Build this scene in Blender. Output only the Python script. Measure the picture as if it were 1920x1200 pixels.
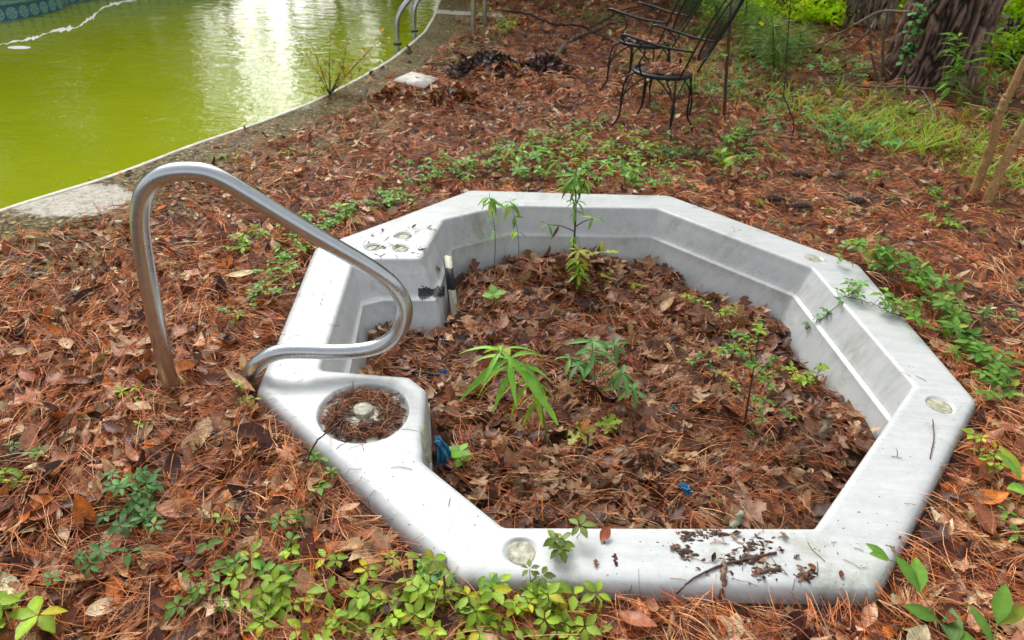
import bpy, bmesh, math, random
import numpy as np
from mathutils import Vector, Matrix, noise as mn
from mathutils.bvhtree import BVHTree
for o in list(bpy.data.objects): bpy.data.objects.remove(o)
random.seed(7); rng = np.random.default_rng(7)
S = bpy.context.scene
COL = S.collection

# ------------------------------------------------------------------ camera
FPX, PITCH, ROLL, RIM = 1290.0, math.radians(33.2), 0.056, 0.10
CAMZ = 1.627
cp, sp, cr, sr = math.cos(PITCH), math.sin(PITCH), math.cos(ROLL), math.sin(ROLL)
_r0 = np.array([1., 0, 0]); _u0 = np.array([0, sp, cp]); CW = np.array([0, cp, -sp])
CR = _r0 * cr + _u0 * sr; CU = -_r0 * sr + _u0 * cr
CC = np.array([0, 0, CAMZ])
cam = bpy.data.cameras.new('camera'); camo = bpy.data.objects.new('camera', cam); COL.objects.link(camo)
cam.sensor_width = 36; cam.lens = 36 * FPX / 1920; cam.clip_start = 0.05; cam.clip_end = 2000
camo.matrix_world = Matrix(((CR[0], CU[0], -CW[0], CC[0]), (CR[1], CU[1], -CW[1], CC[1]), (CR[2], CU[2], -CW[2], CC[2]), (0, 0, 0, 1)))
cam.dof.use_dof = True; cam.dof.focus_distance = 2.3; cam.dof.aperture_fstop = 4.5
S.camera = camo

# ------------------------------------------------------------------ light
SUN_EL, SUN_AZ = math.radians(40), math.radians(-24)     # azimuth from +Y towards +X
world = bpy.data.worlds.new('World'); S.world = world; world.use_nodes = True
wn = world.node_tree; bgn = wn.nodes['Background']
sky = wn.nodes.new('ShaderNodeTexSky'); sky.sky_type = 'NISHITA'; sky.sun_disc = False
sky.sun_elevation = SUN_EL; sky.sun_rotation = SUN_AZ
sky.air_density = 1.0; sky.dust_density = 6.0; sky.ozone_density = 1.0
hs = wn.nodes.new('ShaderNodeHueSaturation'); hs.inputs['Saturation'].default_value = 0.2
wn.links.new(sky.outputs[0], hs.inputs['Color']); wn.links.new(hs.outputs[0], bgn.inputs[0])
bgn.inputs[1].default_value = 0.15
sl = bpy.data.lights.new('sun', 'SUN'); sl.energy = 0.85; sl.angle = math.radians(30); sl.color = (1, .97, .9)
so = bpy.data.objects.new('sun', sl); COL.objects.link(so)
sd = Vector((math.sin(SUN_AZ) * math.cos(SUN_EL), math.cos(SUN_AZ) * math.cos(SUN_EL), math.sin(SUN_EL)))
so.rotation_euler = sd.to_track_quat('Z', 'Y').to_euler()
S.view_settings.view_transform = 'Standard'; S.view_settings.look = 'None'
S.view_settings.exposure = 0.98; S.view_settings.gamma = 1

# ------------------------------------------------------------------ placement helpers
def ray(x, y): return CR * (x - 960) / FPX + CU * (600 - y) / FPX + CW
def P(x, y, z=0.0):
    d = ray(x, y); return CC + d * (z - CAMZ) / d[2]
def PY(x, y, Y):
    d = ray(x, y); return CC + d * Y / d[1]
def PN(x, y, o, n):
    d = ray(x, y); n = np.array(n); return CC + d * (((np.array(o) - CC) @ n) / (d @ n))

# ------------------------------------------------------------------ mesh helpers
def tag(o, label=None, cat=None, group=None, kind=None):
    if label: o['label'] = label
    if cat: o['category'] = cat
    if group: o['group'] = group
    if kind: o['kind'] = kind
    return o
def empty(name, loc, label, cat, group=None):
    o = bpy.data.objects.new(name, None); COL.objects.link(o); o.location = Vector([float(v) for v in loc])
    o.empty_display_size = .05
    return tag(o, label, cat, group)
class Acc:
    def __init__(s): s.V = []; s.F = []; s.C = []; s.n = 0
    def add(s, V, F, c=(1, 1, 1)):
        V = np.asarray(V, float).reshape(-1, 3); F = np.asarray(F, int)
        s.V.append(V); s.F.append(F + s.n); s.n += len(V)
        c = np.asarray(c, float)
        if c.ndim == 1: c = np.repeat(c[None], len(V), 0)
        s.C.append(c)
    def build(s, name, mat, parent=None, smooth=True):
        V = np.concatenate(s.V); F = np.concatenate(s.F); C = np.concatenate(s.C)
        me = bpy.data.meshes.new(name)
        loc = Vector((0, 0, 0))
        q_ = parent
        while q_ is not None: loc = loc + q_.location; q_ = q_.parent
        V = V - np.array(loc)
        me.vertices.add(len(V)); me.vertices.foreach_set('co', V.astype(np.float32).ravel())
        m = len(F); k = F.shape[1]
        me.loops.add(m * k); me.loops.foreach_set('vertex_index', F.astype(np.int32).ravel())
        me.polygons.add(m); me.polygons.foreach_set('loop_start', np.arange(0, m * k, k, dtype=np.int32))
        me.update(calc_edges=True)
        if smooth: me.polygons.foreach_set('use_smooth', np.ones(m, bool))
        at = me.color_attributes.new('Col', 'FLOAT_COLOR', 'POINT')
        at.data.foreach_set('color', np.c_[C, np.ones(len(C))].astype(np.float32).ravel())
        me.materials.append(mat); me.validate(); me.update()
        o = bpy.data.objects.new(name, me); COL.objects.link(o)
        if parent is not None: o.parent = parent
        return o
def frame(d):
    d = d / (np.linalg.norm(d) + 1e-9)
    a = np.array([0, 0, 1.]) if abs(d[2]) < .9 else np.array([1., 0, 0])
    x = np.cross(d, a); x /= np.linalg.norm(x); return x, np.cross(x, d)
def catmull(pts, n=8, closed=False):
    p = [np.array(q, float) for q in pts]
    if closed: p = [p[-1]] + p + [p[0], p[1]]
    else: p = [2 * p[0] - p[1]] + p + [2 * p[-1] - p[-2]]
    out = []
    for i in range(1, len(p) - 2):
        for k in range(n):
            t = k / n
            out.append(.5 * (2 * p[i] + (p[i + 1] - p[i - 1]) * t + (2 * p[i - 1] - 5 * p[i] + 4 * p[i + 1] - p[i + 2]) * t * t + (3 * p[i] - p[i - 1] - 3 * p[i + 1] + p[i + 2]) * t ** 3))
    if not closed: out.append(p[-2])
    return np.array(out)
def tube(acc, pts, r, seg=6, c=(1, 1, 1), closed=False):
    pts = np.asarray(pts, float); n = len(pts)
    r = np.full(n, r) if np.isscalar(r) else np.interp(np.linspace(0, 1, n), np.linspace(0, 1, len(r)), r)
    if closed: T = np.roll(pts, -1, 0) - np.roll(pts, 1, 0)
    else: T = np.gradient(pts, axis=0)
    T /= np.linalg.norm(T, axis=1)[:, None] + 1e-9
    x, _ = frame(T[0]); V = []
    for i in range(n):
        x = x - T[i] * (x @ T[i]); x /= np.linalg.norm(x) + 1e-9; y = np.cross(T[i], x)
        a = np.arange(seg) * 2 * np.pi / seg
        V.append(pts[i] + r[i] * (np.cos(a)[:, None] * x + np.sin(a)[:, None] * y))
    V = np.concatenate(V); F = []
    for i in range(n if closed else n - 1):
        j = (i + 1) % n
        for k in range(seg):
            F.append((i * seg + k, i * seg + (k + 1) % seg, j * seg + (k + 1) % seg, j * seg + k))
    if not closed:
        V = np.r_[V, pts[:1], pts[-1:]]; a, b = len(V) - 2, len(V) - 1
        for k in range(0, seg, 2):
            F.append((a, (k + 2) % seg, (k + 1) % seg, k))
            o = (n - 1) * seg; F.append((b, o + k, o + (k + 1) % seg, o + (k + 2) % seg))
    acc.add(V, F, c)
def replicate(acc, T, F, R, t, s, c, tipc=None):
    """T (n,3) template, R (N,3,3), t (N,3), s (N,) or (N,3), c (N,3)"""
    s = np.asarray(s, float); s = s[:, None] * np.ones(3) if s.ndim == 1 else s
    V = np.einsum('nij,nkj->nki', R, T[None] * s[:, None, :]) + t[:, None, :]
    N, n = len(t), len(T)
    FF = (np.asarray(F)[None] + (np.arange(N) * n)[:, None, None]).reshape(-1, 4)
    C = np.repeat(c[:, None, :], n, 1)
    if tipc is not None: C = C * tipc[None, :, None]
    acc.add(V.reshape(-1, 3), FF, C.reshape(-1, 3))
def rotmats(yaw, pitch, roll):
    cy, sy = np.cos(yaw), np.sin(yaw); cq, sq = np.cos(pitch), np.sin(pitch); ca, sa = np.cos(roll), np.sin(roll)
    o = np.zeros_like(yaw); l = o + 1
    Rz = np.stack([cy, -sy, o, sy, cy, o, o, o, l], -1).reshape(-1, 3, 3)
    Ry = np.stack([cq, o, -sq, o, l, o, sq, o, cq], -1).reshape(-1, 3, 3)   # positive pitch lifts +x
    Rx = np.stack([l, o, o, o, ca, -sa, o, sa, ca], -1).reshape(-1, 3, 3)
    return Rz @ Ry @ Rx
def leaf_tpl(nseg=5, width=.32, droop=.25, fold=.12, serr=0., peak=.42, lobes=None, wav=0.):
    """leaf along +x, length 1, z up; quads"""
    V = []; tip = []
    for i in range(nseg + 1):
        u = i / nseg
        w = width * (math.sin(math.pi * min(1, u / (2 * peak))) if u < peak else math.cos(math.pi / 2 * ((u - peak) / (1 - peak)) ** 1.15))
        w = max(w, .012)
        if lobes: w *= lobes[i % len(lobes)] if 0 < i < nseg else 1
        if serr and 0 < i < nseg: w *= 1 + serr * (1 if i % 2 else -1)
        z = -droop * u * u
        wz = wav * math.sin(u * 9)
        V += [(u, -w, z + fold * w / width * .5 + wz), (u, 0, z), (u, w, z + fold * w / width * .5 - wz)]
        tip += [1., 1.22, 1.]
    F = []
    for i in range(nseg):
        a = i * 3
        F += [(a, a + 3, a + 4, a + 1), (a + 1, a + 4, a + 5, a + 2)]
    return np.array(V), F, np.array(tip)

# ------------------------------------------------------------------ materials
def newmat(name):
    m = bpy.data.materials.new(name); m.use_nodes = True
    nt = m.node_tree; b = nt.nodes['Principled BSDF']; return m, nt, b
def nd(nt, t, **k):
    n = nt.nodes.new(t)
    for a, v in k.items():
        if a in n.inputs: n.inputs[a].default_value = v
        else: setattr(n, a, v)
    return n
def tc(nt, scale=(1, 1, 1), rot=(0, 0, 0), out='Object'):
    t = nd(nt, 'ShaderNodeTexCoord'); m = nd(nt, 'ShaderNodeMapping'); m.inputs['Scale'].default_value = scale; m.inputs['Rotation'].default_value = rot
    nt.links.new(t.outputs[out], m.inputs[0]); return m.outputs[0]
def ramp(nt, fac, stops):
    r = nd(nt, 'ShaderNodeValToRGB'); e = r.color_ramp.elements
    while len(e) < len(stops): e.new(.5)
    for i, (p, c) in enumerate(stops): e[i].position = p; e[i].color = (*c, 1) if len(c) == 3 else c
    nt.links.new(fac, r.inputs[0]); return r.outputs[0]
def mix(nt, f, a, b, mode='MIX'):
    m = nd(nt, 'ShaderNodeMix', data_type='RGBA', blend_type=mode)
    if isinstance(f, (int, float)): m.inputs[0].default_value = f
    else: nt.links.new(f, m.inputs[0])
    for i, v in ((6, a), (7, b)):
        if isinstance(v, tuple): m.inputs[i].default_value = (*v, 1) if len(v) == 3 else v
        else: nt.links.new(v, m.inputs[i])
    return m.outputs[2]
def noise(nt, co, scale, detail=4, rough=.55, dist=0):
    n = nd(nt, 'ShaderNodeTexNoise', Scale=scale, Detail=detail, Roughness=rough, Distortion=dist); nt.links.new(co, n.inputs['Vector']); return n.outputs[0]
def bump(nt, b, h, strength=.3, dist=.01):
    n = nd(nt, 'ShaderNodeBump', Strength=strength, Distance=dist); nt.links.new(h, n.inputs['Height']); nt.links.new(n.outputs[0], b.inputs['Normal'])
def colmat(name, rough=.45, spec=.5, transl=0., nsc=60, var=.35, bmp=.3):
    """per-piece colour from the Col attribute, broken up by noise; optional translucency"""
    m, nt, b = newmat(name)
    a = nd(nt, 'ShaderNodeAttribute', attribute_name='Col')
    co = tc(nt); n = noise(nt, co, nsc, 4, .65)
    v = ramp(nt, n, [(.3, (1 - var,) * 3), (.7, (1 + var * .6,) * 3)])
    c = mix(nt, 1., a.outputs[0], v, 'MULTIPLY'); nt.links.new(c, b.inputs['Base Color'])
    b.inputs['Roughness'].default_value = rough; b.inputs['Specular IOR Level'].default_value = spec
    if bmp: bump(nt, b, n, bmp, .004)
    if transl:
        t = nd(nt, 'ShaderNodeBsdfTranslucent'); g = mix(nt, 1., c, (1.35, 1.3, .5), 'MULTIPLY'); nt.links.new(g, t.inputs[0])
        mx = nd(nt, 'ShaderNodeMixShader'); mx.inputs[0].default_value = transl
        nt.links.new(b.outputs[0], mx.inputs[1]); nt.links.new(t.outputs[0], mx.inputs[2])
        nt.links.new(mx.outputs[0], nt.nodes['Material Output'].inputs[0])
    return m
def plain(name, c, rough=.5, metal=0., nsc=40, var=.2, bmp=.1):
    m, nt, b = newmat(name); co = tc(nt); n = noise(nt, co, nsc, 5, .6)
    k = ramp(nt, n, [(.3, tuple(v * (1 - var) for v in c)), (.7, tuple(min(1, v * (1 + var)) for v in c))])
    nt.links.new(k, b.inputs['Base Color']); b.inputs['Roughness'].default_value = rough; b.inputs['Metallic'].default_value = metal
    if bmp: bump(nt, b, n, bmp, .003)
    return m
M = {}
M['needle'] = colmat('pine_needle', .48, .25, 0, 25, .3, 0)
M['deadleaf'] = colmat('dead_leaf', .42, .3, .12, 55, .45, .5)
M['leaf'] = colmat('green_leaf', .5, .4, .38, 45, .22, .25)
M['bushleaf'] = colmat('bush_leaf', .5, .4, .65, 8, .3, 0)
M['stem'] = colmat('plant_stem', .6, .3, 0, 120, .35, .3)
M['wood'] = colmat('dead_wood', .6, .4, 0, 90, .5, .6)
M['soil'] = plain('dark_soil', (.06, .034, .02), .5, 0, 150, .5, .6)
M['blue'] = colmat('blue_plastic', .35, .5, 0, 60, .4, .2)
M['iron'] = plain('black_iron', (.018, .02, .022), .38, .3, 60, .5, .25)
M['cream'] = plain('cream_plastic', (.62, .6, .47), .5, 0, 70, .2, .1)
M['black'] = plain('black_rubber', (.02, .021, .026), .6, 0, 200, .5, .5)
M['paper'] = plain('pale_tile', (.7, .68, .62), .6, 0, 25, .1, .1)
# ground
def mat_ground():
    m, nt, b = newmat('forest_floor'); co = tc(nt)
    n1 = noise(nt, co, 5, 6, .7); n2 = noise(nt, co, 45, 8, .75, .6)
    w = tc(nt, (8, 90, 8), (0, 0, .7)); n3 = noise(nt, w, 3, 3, .6, 1.2)
    w2 = tc(nt, (90, 9, 8), (0, 0, .2)); n4 = noise(nt, w2, 3, 3, .6, 1.2)
    c = ramp(nt, n2, [(.3, (.015, .007, .005)), (.45, (.06, .024, .012)), (.6, (.18, .07, .03)), (.75, (.4, .2, .1))])
    c = mix(nt, .4, c, ramp(nt, n3, [(.35, (.04, .016, .01)), (.6, (.3, .11, .055))]))
    c = mix(nt, .3, c, ramp(nt, n4, [(.35, (.04, .016, .01)), (.6, (.3, .12, .06))]))
    c = mix(nt, 1., c, ramp(nt, n1, [(.3, (.75, .7, .7)), (.7, (1.15, 1.1, 1.05))]), 'MULTIPLY')
    nt.links.new(c, b.inputs['Base Color']); b.inputs['Roughness'].default_value = .5
    bump(nt, b, n2, .9, .03); return m
M['ground'] = mat_ground()
def mat_coping():
    m, nt, b = newmat('exposed_aggregate'); co = tc(nt)
    v = nd(nt, 'ShaderNodeTexVoronoi', Scale=52); nt.links.new(co, v.inputs['Vector'])
    sep = nd(nt, 'ShaderNodeSeparateColor'); nt.links.new(v.outputs['Color'], sep.inputs[0])
    c = ramp(nt, sep.outputs[0], [(0, (.02, .012, .006)), (.3, (.21, .145, .06)), (.6, (.36, .26, .12)), (.85, (.13, .11, .06)), (1, (.62, .5, .26))])
    d = ramp(nt, v.outputs['Distance'], [(.25, (1, 1, 1)), (.6, (.45, .42, .38))])
    c = mix(nt, 1., c, d, 'MULTIPLY')
    alg = ramp(nt, noise(nt, co, 2.2, 5, .6), [(.42, (1, 1, 1)), (.62, (.7, .8, .45))]); c = mix(nt, 1., c, alg, 'MULTIPLY')
    a = nd(nt, 'ShaderNodeAttribute', attribute_name='Col'); n = noise(nt, co, 14, 6, .75)
    s2 = nd(nt, 'ShaderNodeSeparateColor'); nt.links.new(a.outputs[0], s2.inputs[0])
    ad = nd(nt, 'ShaderNodeMath', operation='ADD'); nt.links.new(s2.outputs[0], ad.inputs[0]); nt.links.new(n, ad.inputs[1])
    bare = ramp(nt, ad.outputs[0], [(.85, (0, 0, 0)), (1.35, (1, 1, 1))])
    c = mix(nt, bare, c, ramp(nt, noise(nt, co, 30, 8, .8), [(.35, (.22, .2, .15)), (.55, (.55, .51, .44))]))
    nt.links.new(c, b.inputs['Base Color']); b.inputs['Roughness'].default_value = .75; b.inputs['Specular IOR Level'].default_value = .25
    bump(nt, b, v.outputs['Distance'], .8, .006)
    return m
M['coping'] = mat_coping()
M['plaster'] = plain('pool_plaster', (.62, .62, .52), .6, 0, 18, .3, .2)
def mat_water():
    m, nt, b = newmat('murky_green_water'); co = tc(nt)
    n = noise(nt, co, .5, 4, .6)
    c = ramp(nt, n, [(.3, (.235, .285, .005)), (.7, (.295, .35, .014))])
    nt.links.new(c, b.inputs['Base Color']); b.inputs['Roughness'].default_value = .03
    b.inputs['IOR'].default_value = 1.38; b.inputs['Specular IOR Level'].default_value = .5
    w1 = noise(nt, tc(nt, (1, 1.7, 1), (0, 0, .3)), 3.2, 3, .5, .3); w2 = noise(nt, co, 10, 3, .55, .6)
    ad = nd(nt, 'ShaderNodeMath', operation='MULTIPLY_ADD'); ad.inputs[1].default_value = .42
    nt.links.new(w2, ad.inputs[0]); nt.links.new(w1, ad.inputs[2])
    bump(nt, b, ad.outputs[0], .24, .045); return m
M['water'] = mat_water()
def mat_tub():
    m, nt, b = newmat('marbled_acrylic'); co = tc(nt)
    s = noise(nt, tc(nt, (2.5, 19, 4), (0, .3, .55)), 1.5, 9, .62, .9)
    c = ramp(nt, s, [(.3, (.45, .475, .485)), (.45, (.505, .525, .53)), (.62, (.55, .565, .565))])
    st = noise(nt, tc(nt, (34, 34, 1.6), (.2, .1, 0)), 1.0, 6, .65, .4)
    c = mix(nt, 1., c, ramp(nt, st, [(.35, (.92, .92, .91)), (.6, (1, 1, 1))]), 'MULTIPLY')
    dirt = noise(nt, co, 5, 9, .78); c = mix(nt, ramp(nt, dirt, [(.55, (0, 0, 0)), (.7, (.6,) * 3)]), c, (.25, .25, .15))
    v = nd(nt, 'ShaderNodeTexVoronoi', Scale=60); nt.links.new(co, v.inputs['Vector'])
    sp_ = ramp(nt, v.outputs['Distance'], [(.0, (1, 1, 1)), (.11, (1, 1, 1)), (.15, (0, 0, 0))])
    gate = ramp(nt, noise(nt, co, 9, 4, .6), [(.56, (0, 0, 0)), (.62, (1, 1, 1))]); f = mix(nt, 1., sp_, gate, 'MULTIPLY')
    c = mix(nt, f, c, (.09, .07, .05))
    at_ = nd(nt, 'ShaderNodeAttribute', attribute_name='Col'); an_ = noise(nt, tc(nt, (9, 9, 4)), 2.2, 9, .75)
    am_ = nd(nt, 'ShaderNodeMath', operation='MULTIPLY'); nt.links.new(at_.outputs['Fac'], am_.inputs[0]); nt.links.new(ramp(nt, an_, [(.38, (0, 0, 0)), (.62, (1, 1, 1))]), am_.inputs[1])
    c = mix(nt, am_.outputs[0], c, (.17, .19, .10))
    nt.links.new(c, b.inputs['Base Color']); b.inputs['Roughness'].default_value = .27
    nt.links.new(ramp(nt, noise(nt, co, 12, 6, .7), [(.3, (.3,) * 3), (.7, (.5,) * 3)]), b.inputs['Roughness'])
    wd = nd(nt, 'ShaderNodeTexVoronoi', Scale=38); nt.links.new(co, wd.inputs['Vector'])
    drops = ramp(nt, wd.outputs['Distance'], [(.0, (1, 1, 1)), (.2, (0, 0, 0))])
    g2 = ramp(nt, noise(nt, co, 5, 3, .6), [(.55, (0, 0, 0)), (.62, (1, 1, 1))])
    bump(nt, b, mix(nt, 1., drops, g2, 'MULTIPLY'), .35, .004); return m
M['tub'] = mat_tub()
def mat_steel():
    m, nt, b = newmat('brushed_stainless'); co = tc(nt)
    n = noise(nt, co, 30, 6, .7); c = ramp(nt, n, [(.3, (.50, .53, .55)), (.7, (.60, .62, .63))]); nt.links.new(c, b.inputs['Base Color'])
    b.inputs['Metallic'].default_value = 1
    nt.links.new(ramp(nt, noise(nt, co, 9, 6, .7), [(.3, (.24,) * 3), (.75, (.36,) * 3)]), b.inputs['Roughness']); bump(nt, b, n, .05, .002); return m
M['steel'] = mat_steel()
def mat_bark():
    m, nt, b = newmat('pine_bark'); a = nd(nt, 'ShaderNodeAttribute', attribute_name='Col')
    n = noise(nt, tc(nt, (14, 14, 5)), 3, 8, .72, .5)
    c = mix(nt, 1., a.outputs[0], ramp(nt, n, [(.3, (.45, .42, .4)), (.55, (1, 1, 1)), (.75, (1.6, 1.5, 1.45))]), 'MULTIPLY')
    moss = ramp(nt, noise(nt, tc(nt), 4, 6, .7), [(.58, (0, 0, 0)), (.75, (.5,) * 3)]); c = mix(nt, moss, c, (.07, .10, .025))
    nt.links.new(c, b.inputs['Base Color']); b.inputs['Roughness'].default_value = .8; bump(nt, b, n, .9, .02); return m
M['bark'] = mat_bark()
def mat_tile():
    m, nt, b = newmat('blue_medallion_tile')
    uv = nd(nt, 'ShaderNodeUVMap')
    mp = nd(nt, 'ShaderNodeMapping'); nt.links.new(uv.outputs[0], mp.inputs[0])
    sx = nd(nt, 'ShaderNodeSeparateXYZ'); nt.links.new(mp.outputs[0], sx.inputs[0])
    def mth(op, a, b_=None, c_=None):
        k = nd(nt, 'ShaderNodeMath', operation=op)
        for i, v in enumerate((a, b_, c_)):
            if v is None: continue
            if isinstance(v, (int, float)): k.inputs[i].default_value = v
            else: nt.links.new(v, k.inputs[i])
        return k.outputs[0]
    fx = mth('SUBTRACT', mth('FRACT', sx.outputs[0]), .5); fy = mth('SUBTRACT', mth('FRACT', sx.outputs[1]), .45)
    r = mth('SQRT', mth('ADD', mth('MULTIPLY', fx, fx), mth('MULTIPLY', fy, fy)))
    ang = mth('ARCTAN2', fy, fx)
    med = mth('LESS_THAN', r, .42)
    pet = mth('GREATER_THAN', mth('MULTIPLY', mth('COSINE', mth('MULTIPLY', ang, 6)), mth('SINE', mth('MULTIPLY', r, 16))), .3)
    dot = mth('MULTIPLY', mth('LESS_THAN', r, .33), pet)
    base = mix(nt, med, (.02, .15, .34), (.30, .60, .55)); c = mix(nt, dot, base, (.02, .13, .28))
    n = noise(nt, uv.outputs[0], 6, 5, .7); c = mix(nt, .35, c, ramp(nt, n, [(.3, (.02, .06, .10)), (.7, (.28, .36, .28))]))
    nt.links.new(c, b.inputs['Base Color']); b.inputs['Roughness'].default_value = .25; return m
M['tile'] = mat_tile()
M['band'] = plain('green_glazed_band', (.2, .38, .36), .3, 0, 30, .4, .1)

# ------------------------------------------------------------------ pool edge curve and ground
EDGE_PX = [(0, 392), (213, 328), (353, 273), (483, 230), (587, 190), (680, 142), (732, 111), (773, 78), (794, 60), (812, 30), (820, 6)]
_e = [P(x, y, .02) for x, y in EDGE_PX]
EY = np.array([-6, -2, .5, 1.9] + [q[1] for q in _e] + [11.5, 12.6, 13.5, 14.2, 14.8, 15.2, 600])
EX = np.array([-9.5, -6.2, -4.1, -3.15] + [q[0] for q in _e] + [_e[-1][0] - .03, -1.7, -2.7, -4.5, -9, -70, -70])
_yy = np.r_[np.linspace(-6, 15.2, 800), 600]; _k = np.exp(-np.linspace(-2, 2, 25) ** 2); _k /= _k.sum()
_xx = np.interp(_yy, EY, EX); _xs = _xx.copy(); _xs[12:-13] = np.convolve(_xx[:-1], _k, 'valid')
def xedge(y): return np.interp(y, _yy, _xs)
def pool_d(x, y):
    s = (xedge(y + .02) - xedge(y - .02)) / .04
    return (x - xedge(y)) / np.sqrt(1 + s * s)
OUT_PX = [(865, 1100), (1645, 1122), (1832, 760), (1612, 503), (1255, 372), (880, 361), (590, 470), (480, 740)]
OUT = np.array([P(x, y, .075)[:2] for x, y in OUT_PX])
def inpoly(x, y, poly, off=0.):
    """signed distance inside a convex polygon (counter-clockwise); positive inside"""
    d = np.full(np.shape(x), 1e9)
    for i in range(len(poly)):
        a, b = poly[i], poly[(i + 1) % len(poly)]; t = b - a; L = np.hypot(*t)
        d = np.minimum(d, (t[0] * (y - a[1]) - t[1] * (x - a[0])) / L)
    return d
def vnoise(x, y, s, seed=0):
    x = np.asarray(x) * s + seed * 17.3; y = np.asarray(y) * s - seed * 9.1
    xi = np.floor(x); yi = np.floor(y); fx = x - xi; fy = y - yi; fx = fx * fx * (3 - 2 * fx); fy = fy * fy * (3 - 2 * fy)
    def h(a, b): v = np.sin(a * 127.1 + b * 311.7 + seed) * 43758.5453; return v - np.floor(v)
    return (h(xi, yi) * (1 - fx) + h(xi + 1, yi) * fx) * (1 - fy) + (h(xi, yi + 1) * (1 - fx) + h(xi + 1, yi + 1) * fx) * fy
MOUNDS = []   # (x, y, radius, height)
def add_mound(px, py, r, h): q = P(px, py); MOUNDS.append((q[0], q[1], r, h))
add_mound(930, 145, .28, .10); add_mound(1030, 140, .18, .05); add_mound(860, 195, .2, .07); add_mound(735, 192, .12, .03)
MOUNDS += [(4.0, 7.2, 1.1, .10), (4.3, 9.6, 1.5, .25)]
def gh(x, y):
    x = np.asarray(x, float); y = np.asarray(y, float)
    z = .05 * (vnoise(x, y, 1.3, 1) - .5) + .025 * (vnoise(x, y, 5, 2) - .5)
    for mx_, my_, r, h in MOUNDS: z = z + h * np.exp(-((x - mx_) ** 2 + (y - my_) ** 2) / (r * r))
    k = np.clip(pool_d(x, y) / .8, 0, 1); z = z * k
    d = inpoly(x, y, OUT); z = z * np.clip((-d) / .25 + .25, 0.25, 1) + .047 * np.clip(1 + d / .28, 0, 1)
    return z + np.where((d <= .09), 0, -.6)
def g0(x, y): return float(gh(np.array([x]), np.array([y]))[0])
ys = np.r_[np.arange(-5, 0, .5), np.arange(0, 6, .045), np.arange(6, 16, .12), np.geomspace(16, 600, 30)]
ss = np.r_[.28, np.arange(.34, 8, .05), np.geomspace(8, 400, 40)]
Y, SS = np.meshgrid(ys, ss, indexing='ij'); X = xedge(Y) + SS
Z = gh(X, Y)
Z = np.where(SS < .3, -.05, Z)
ny, nx = Y.shape; idx = np.arange(ny * nx).reshape(ny, nx)
a = Acc(); a.add(np.stack([X, Y, Z], -1).reshape(-1, 3), np.stack([idx[:-1, :-1], idx[:-1, 1:], idx[1:, 1:], idx[1:, :-1]], -1).reshape(-1, 4))
tag(a.build('ground', M['ground']), kind='structure')
# coping, lip and pool wall
ys = np.r_[np.arange(-5, 15.1, .05)]; xe = xedge(ys); s_ = np.gradient(xe, ys); nn = np.stack([np.ones_like(s_), -s_], -1); nn /= np.linalg.norm(nn, axis=1)[:, None]
def strip(name, prof, mat, cf=None, n0=None):
    a = Acc(); k = len(prof); V = []; C = []
    for i in range(len(ys)):
        for (o, z) in prof:
            q = (xe[i] + nn[i, 0] * o, ys[i] + nn[i, 1] * o, z); V.append(q); C.append((cf(*q, o),) * 3 if cf else (0, 0, 0))
    F = [(i * k + j, i * k + j + 1, (i + 1) * k + j + 1, (i + 1) * k + j) for i in range(len(ys) - 1) for j in range(k - 1)]
    a.add(V, F, np.array(C)); return tag(a.build(name, mat), kind='structure')
b1 = P(130, 380); b2 = P(860, 27); b3 = P(570, 205)
def bare(x, y, z, o):
    v = .95 * math.exp(-(((x - b1[0]) / .38) ** 2 + ((y - b1[1]) / .24) ** 2)) + .9 * math.exp(-(((y - b2[1]) / .16) ** 2)) + .45 * math.exp(-(((x - b3[0]) / .15) ** 2 + ((y - b3[1]) / .15) ** 2))
    return v
strip('pool_coping', [(.028, .018)] + [(.03 + .05 * i, .02) for i in range(18)] + [(.94, -.03)], M['coping'], bare)
strip('pool_edge', [(.03, .012), (.03, .022), (.022, .026), (.004, .026), (-.002, .018), (-.002, -.02), (.01, -.03), (.012, -.6)], M['plaster'])
# water: fine enough sheet
a = Acc(); ys2 = np.r_[-6, np.arange(-5, 15.2, .2), 15.19]
V = []; F = []
for i, yv in enumerate(ys2):
    x1 = float(xedge(yv)) + .005
    for j, t in enumerate((0, .02, .06, .15, .4, 1)): V.append((x1 + (-60 - x1) * t, yv, -.055))
F = [(i * 6 + j, (i + 1) * 6 + j, (i + 1) * 6 + j + 1, i * 6 + j + 1) for i in range(len(ys2) - 1) for j in range(5)]
a.add(V, [f[::-1] for f in F]); tag(a.build('water', M['water']), kind='structure')

# ------------------------------------------------------------------ blue tiled wall across the pool, bank behind it
WALL = catmull([(-16, 4.6), (-8.5, 6.05), tuple(P(-120, 51, -.05)[:2]), tuple(P(0, 40, -.05)[:2]), tuple(P(62, 30, -.05)[:2]), tuple(P(115, 17, -.05)[:2]), tuple(P(165, 0, -.05)[:2]), (-4.75, 11.6), (-5.2, 13.2), (-7, 14.6), (-12, 15.6)], 12)
WALL = np.c_[WALL, np.zeros(len(WALL))]
dW = np.gradient(WALL, axis=0); nW = np.stack([dW[:, 1], -dW[:, 0], 0 * dW[:, 0]], -1); nW /= np.linalg.norm(nW, axis=1)[:, None]   # towards the pool
LW = np.r_[0, np.cumsum(np.linalg.norm(np.diff(WALL, axis=0), axis=1))]
tw = empty('tiled_pool_wall', (WALL[30][0], WALL[30][1], 0), 'curved wall of blue and pale green medallion tiles rising from the green water', 'wall')
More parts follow.
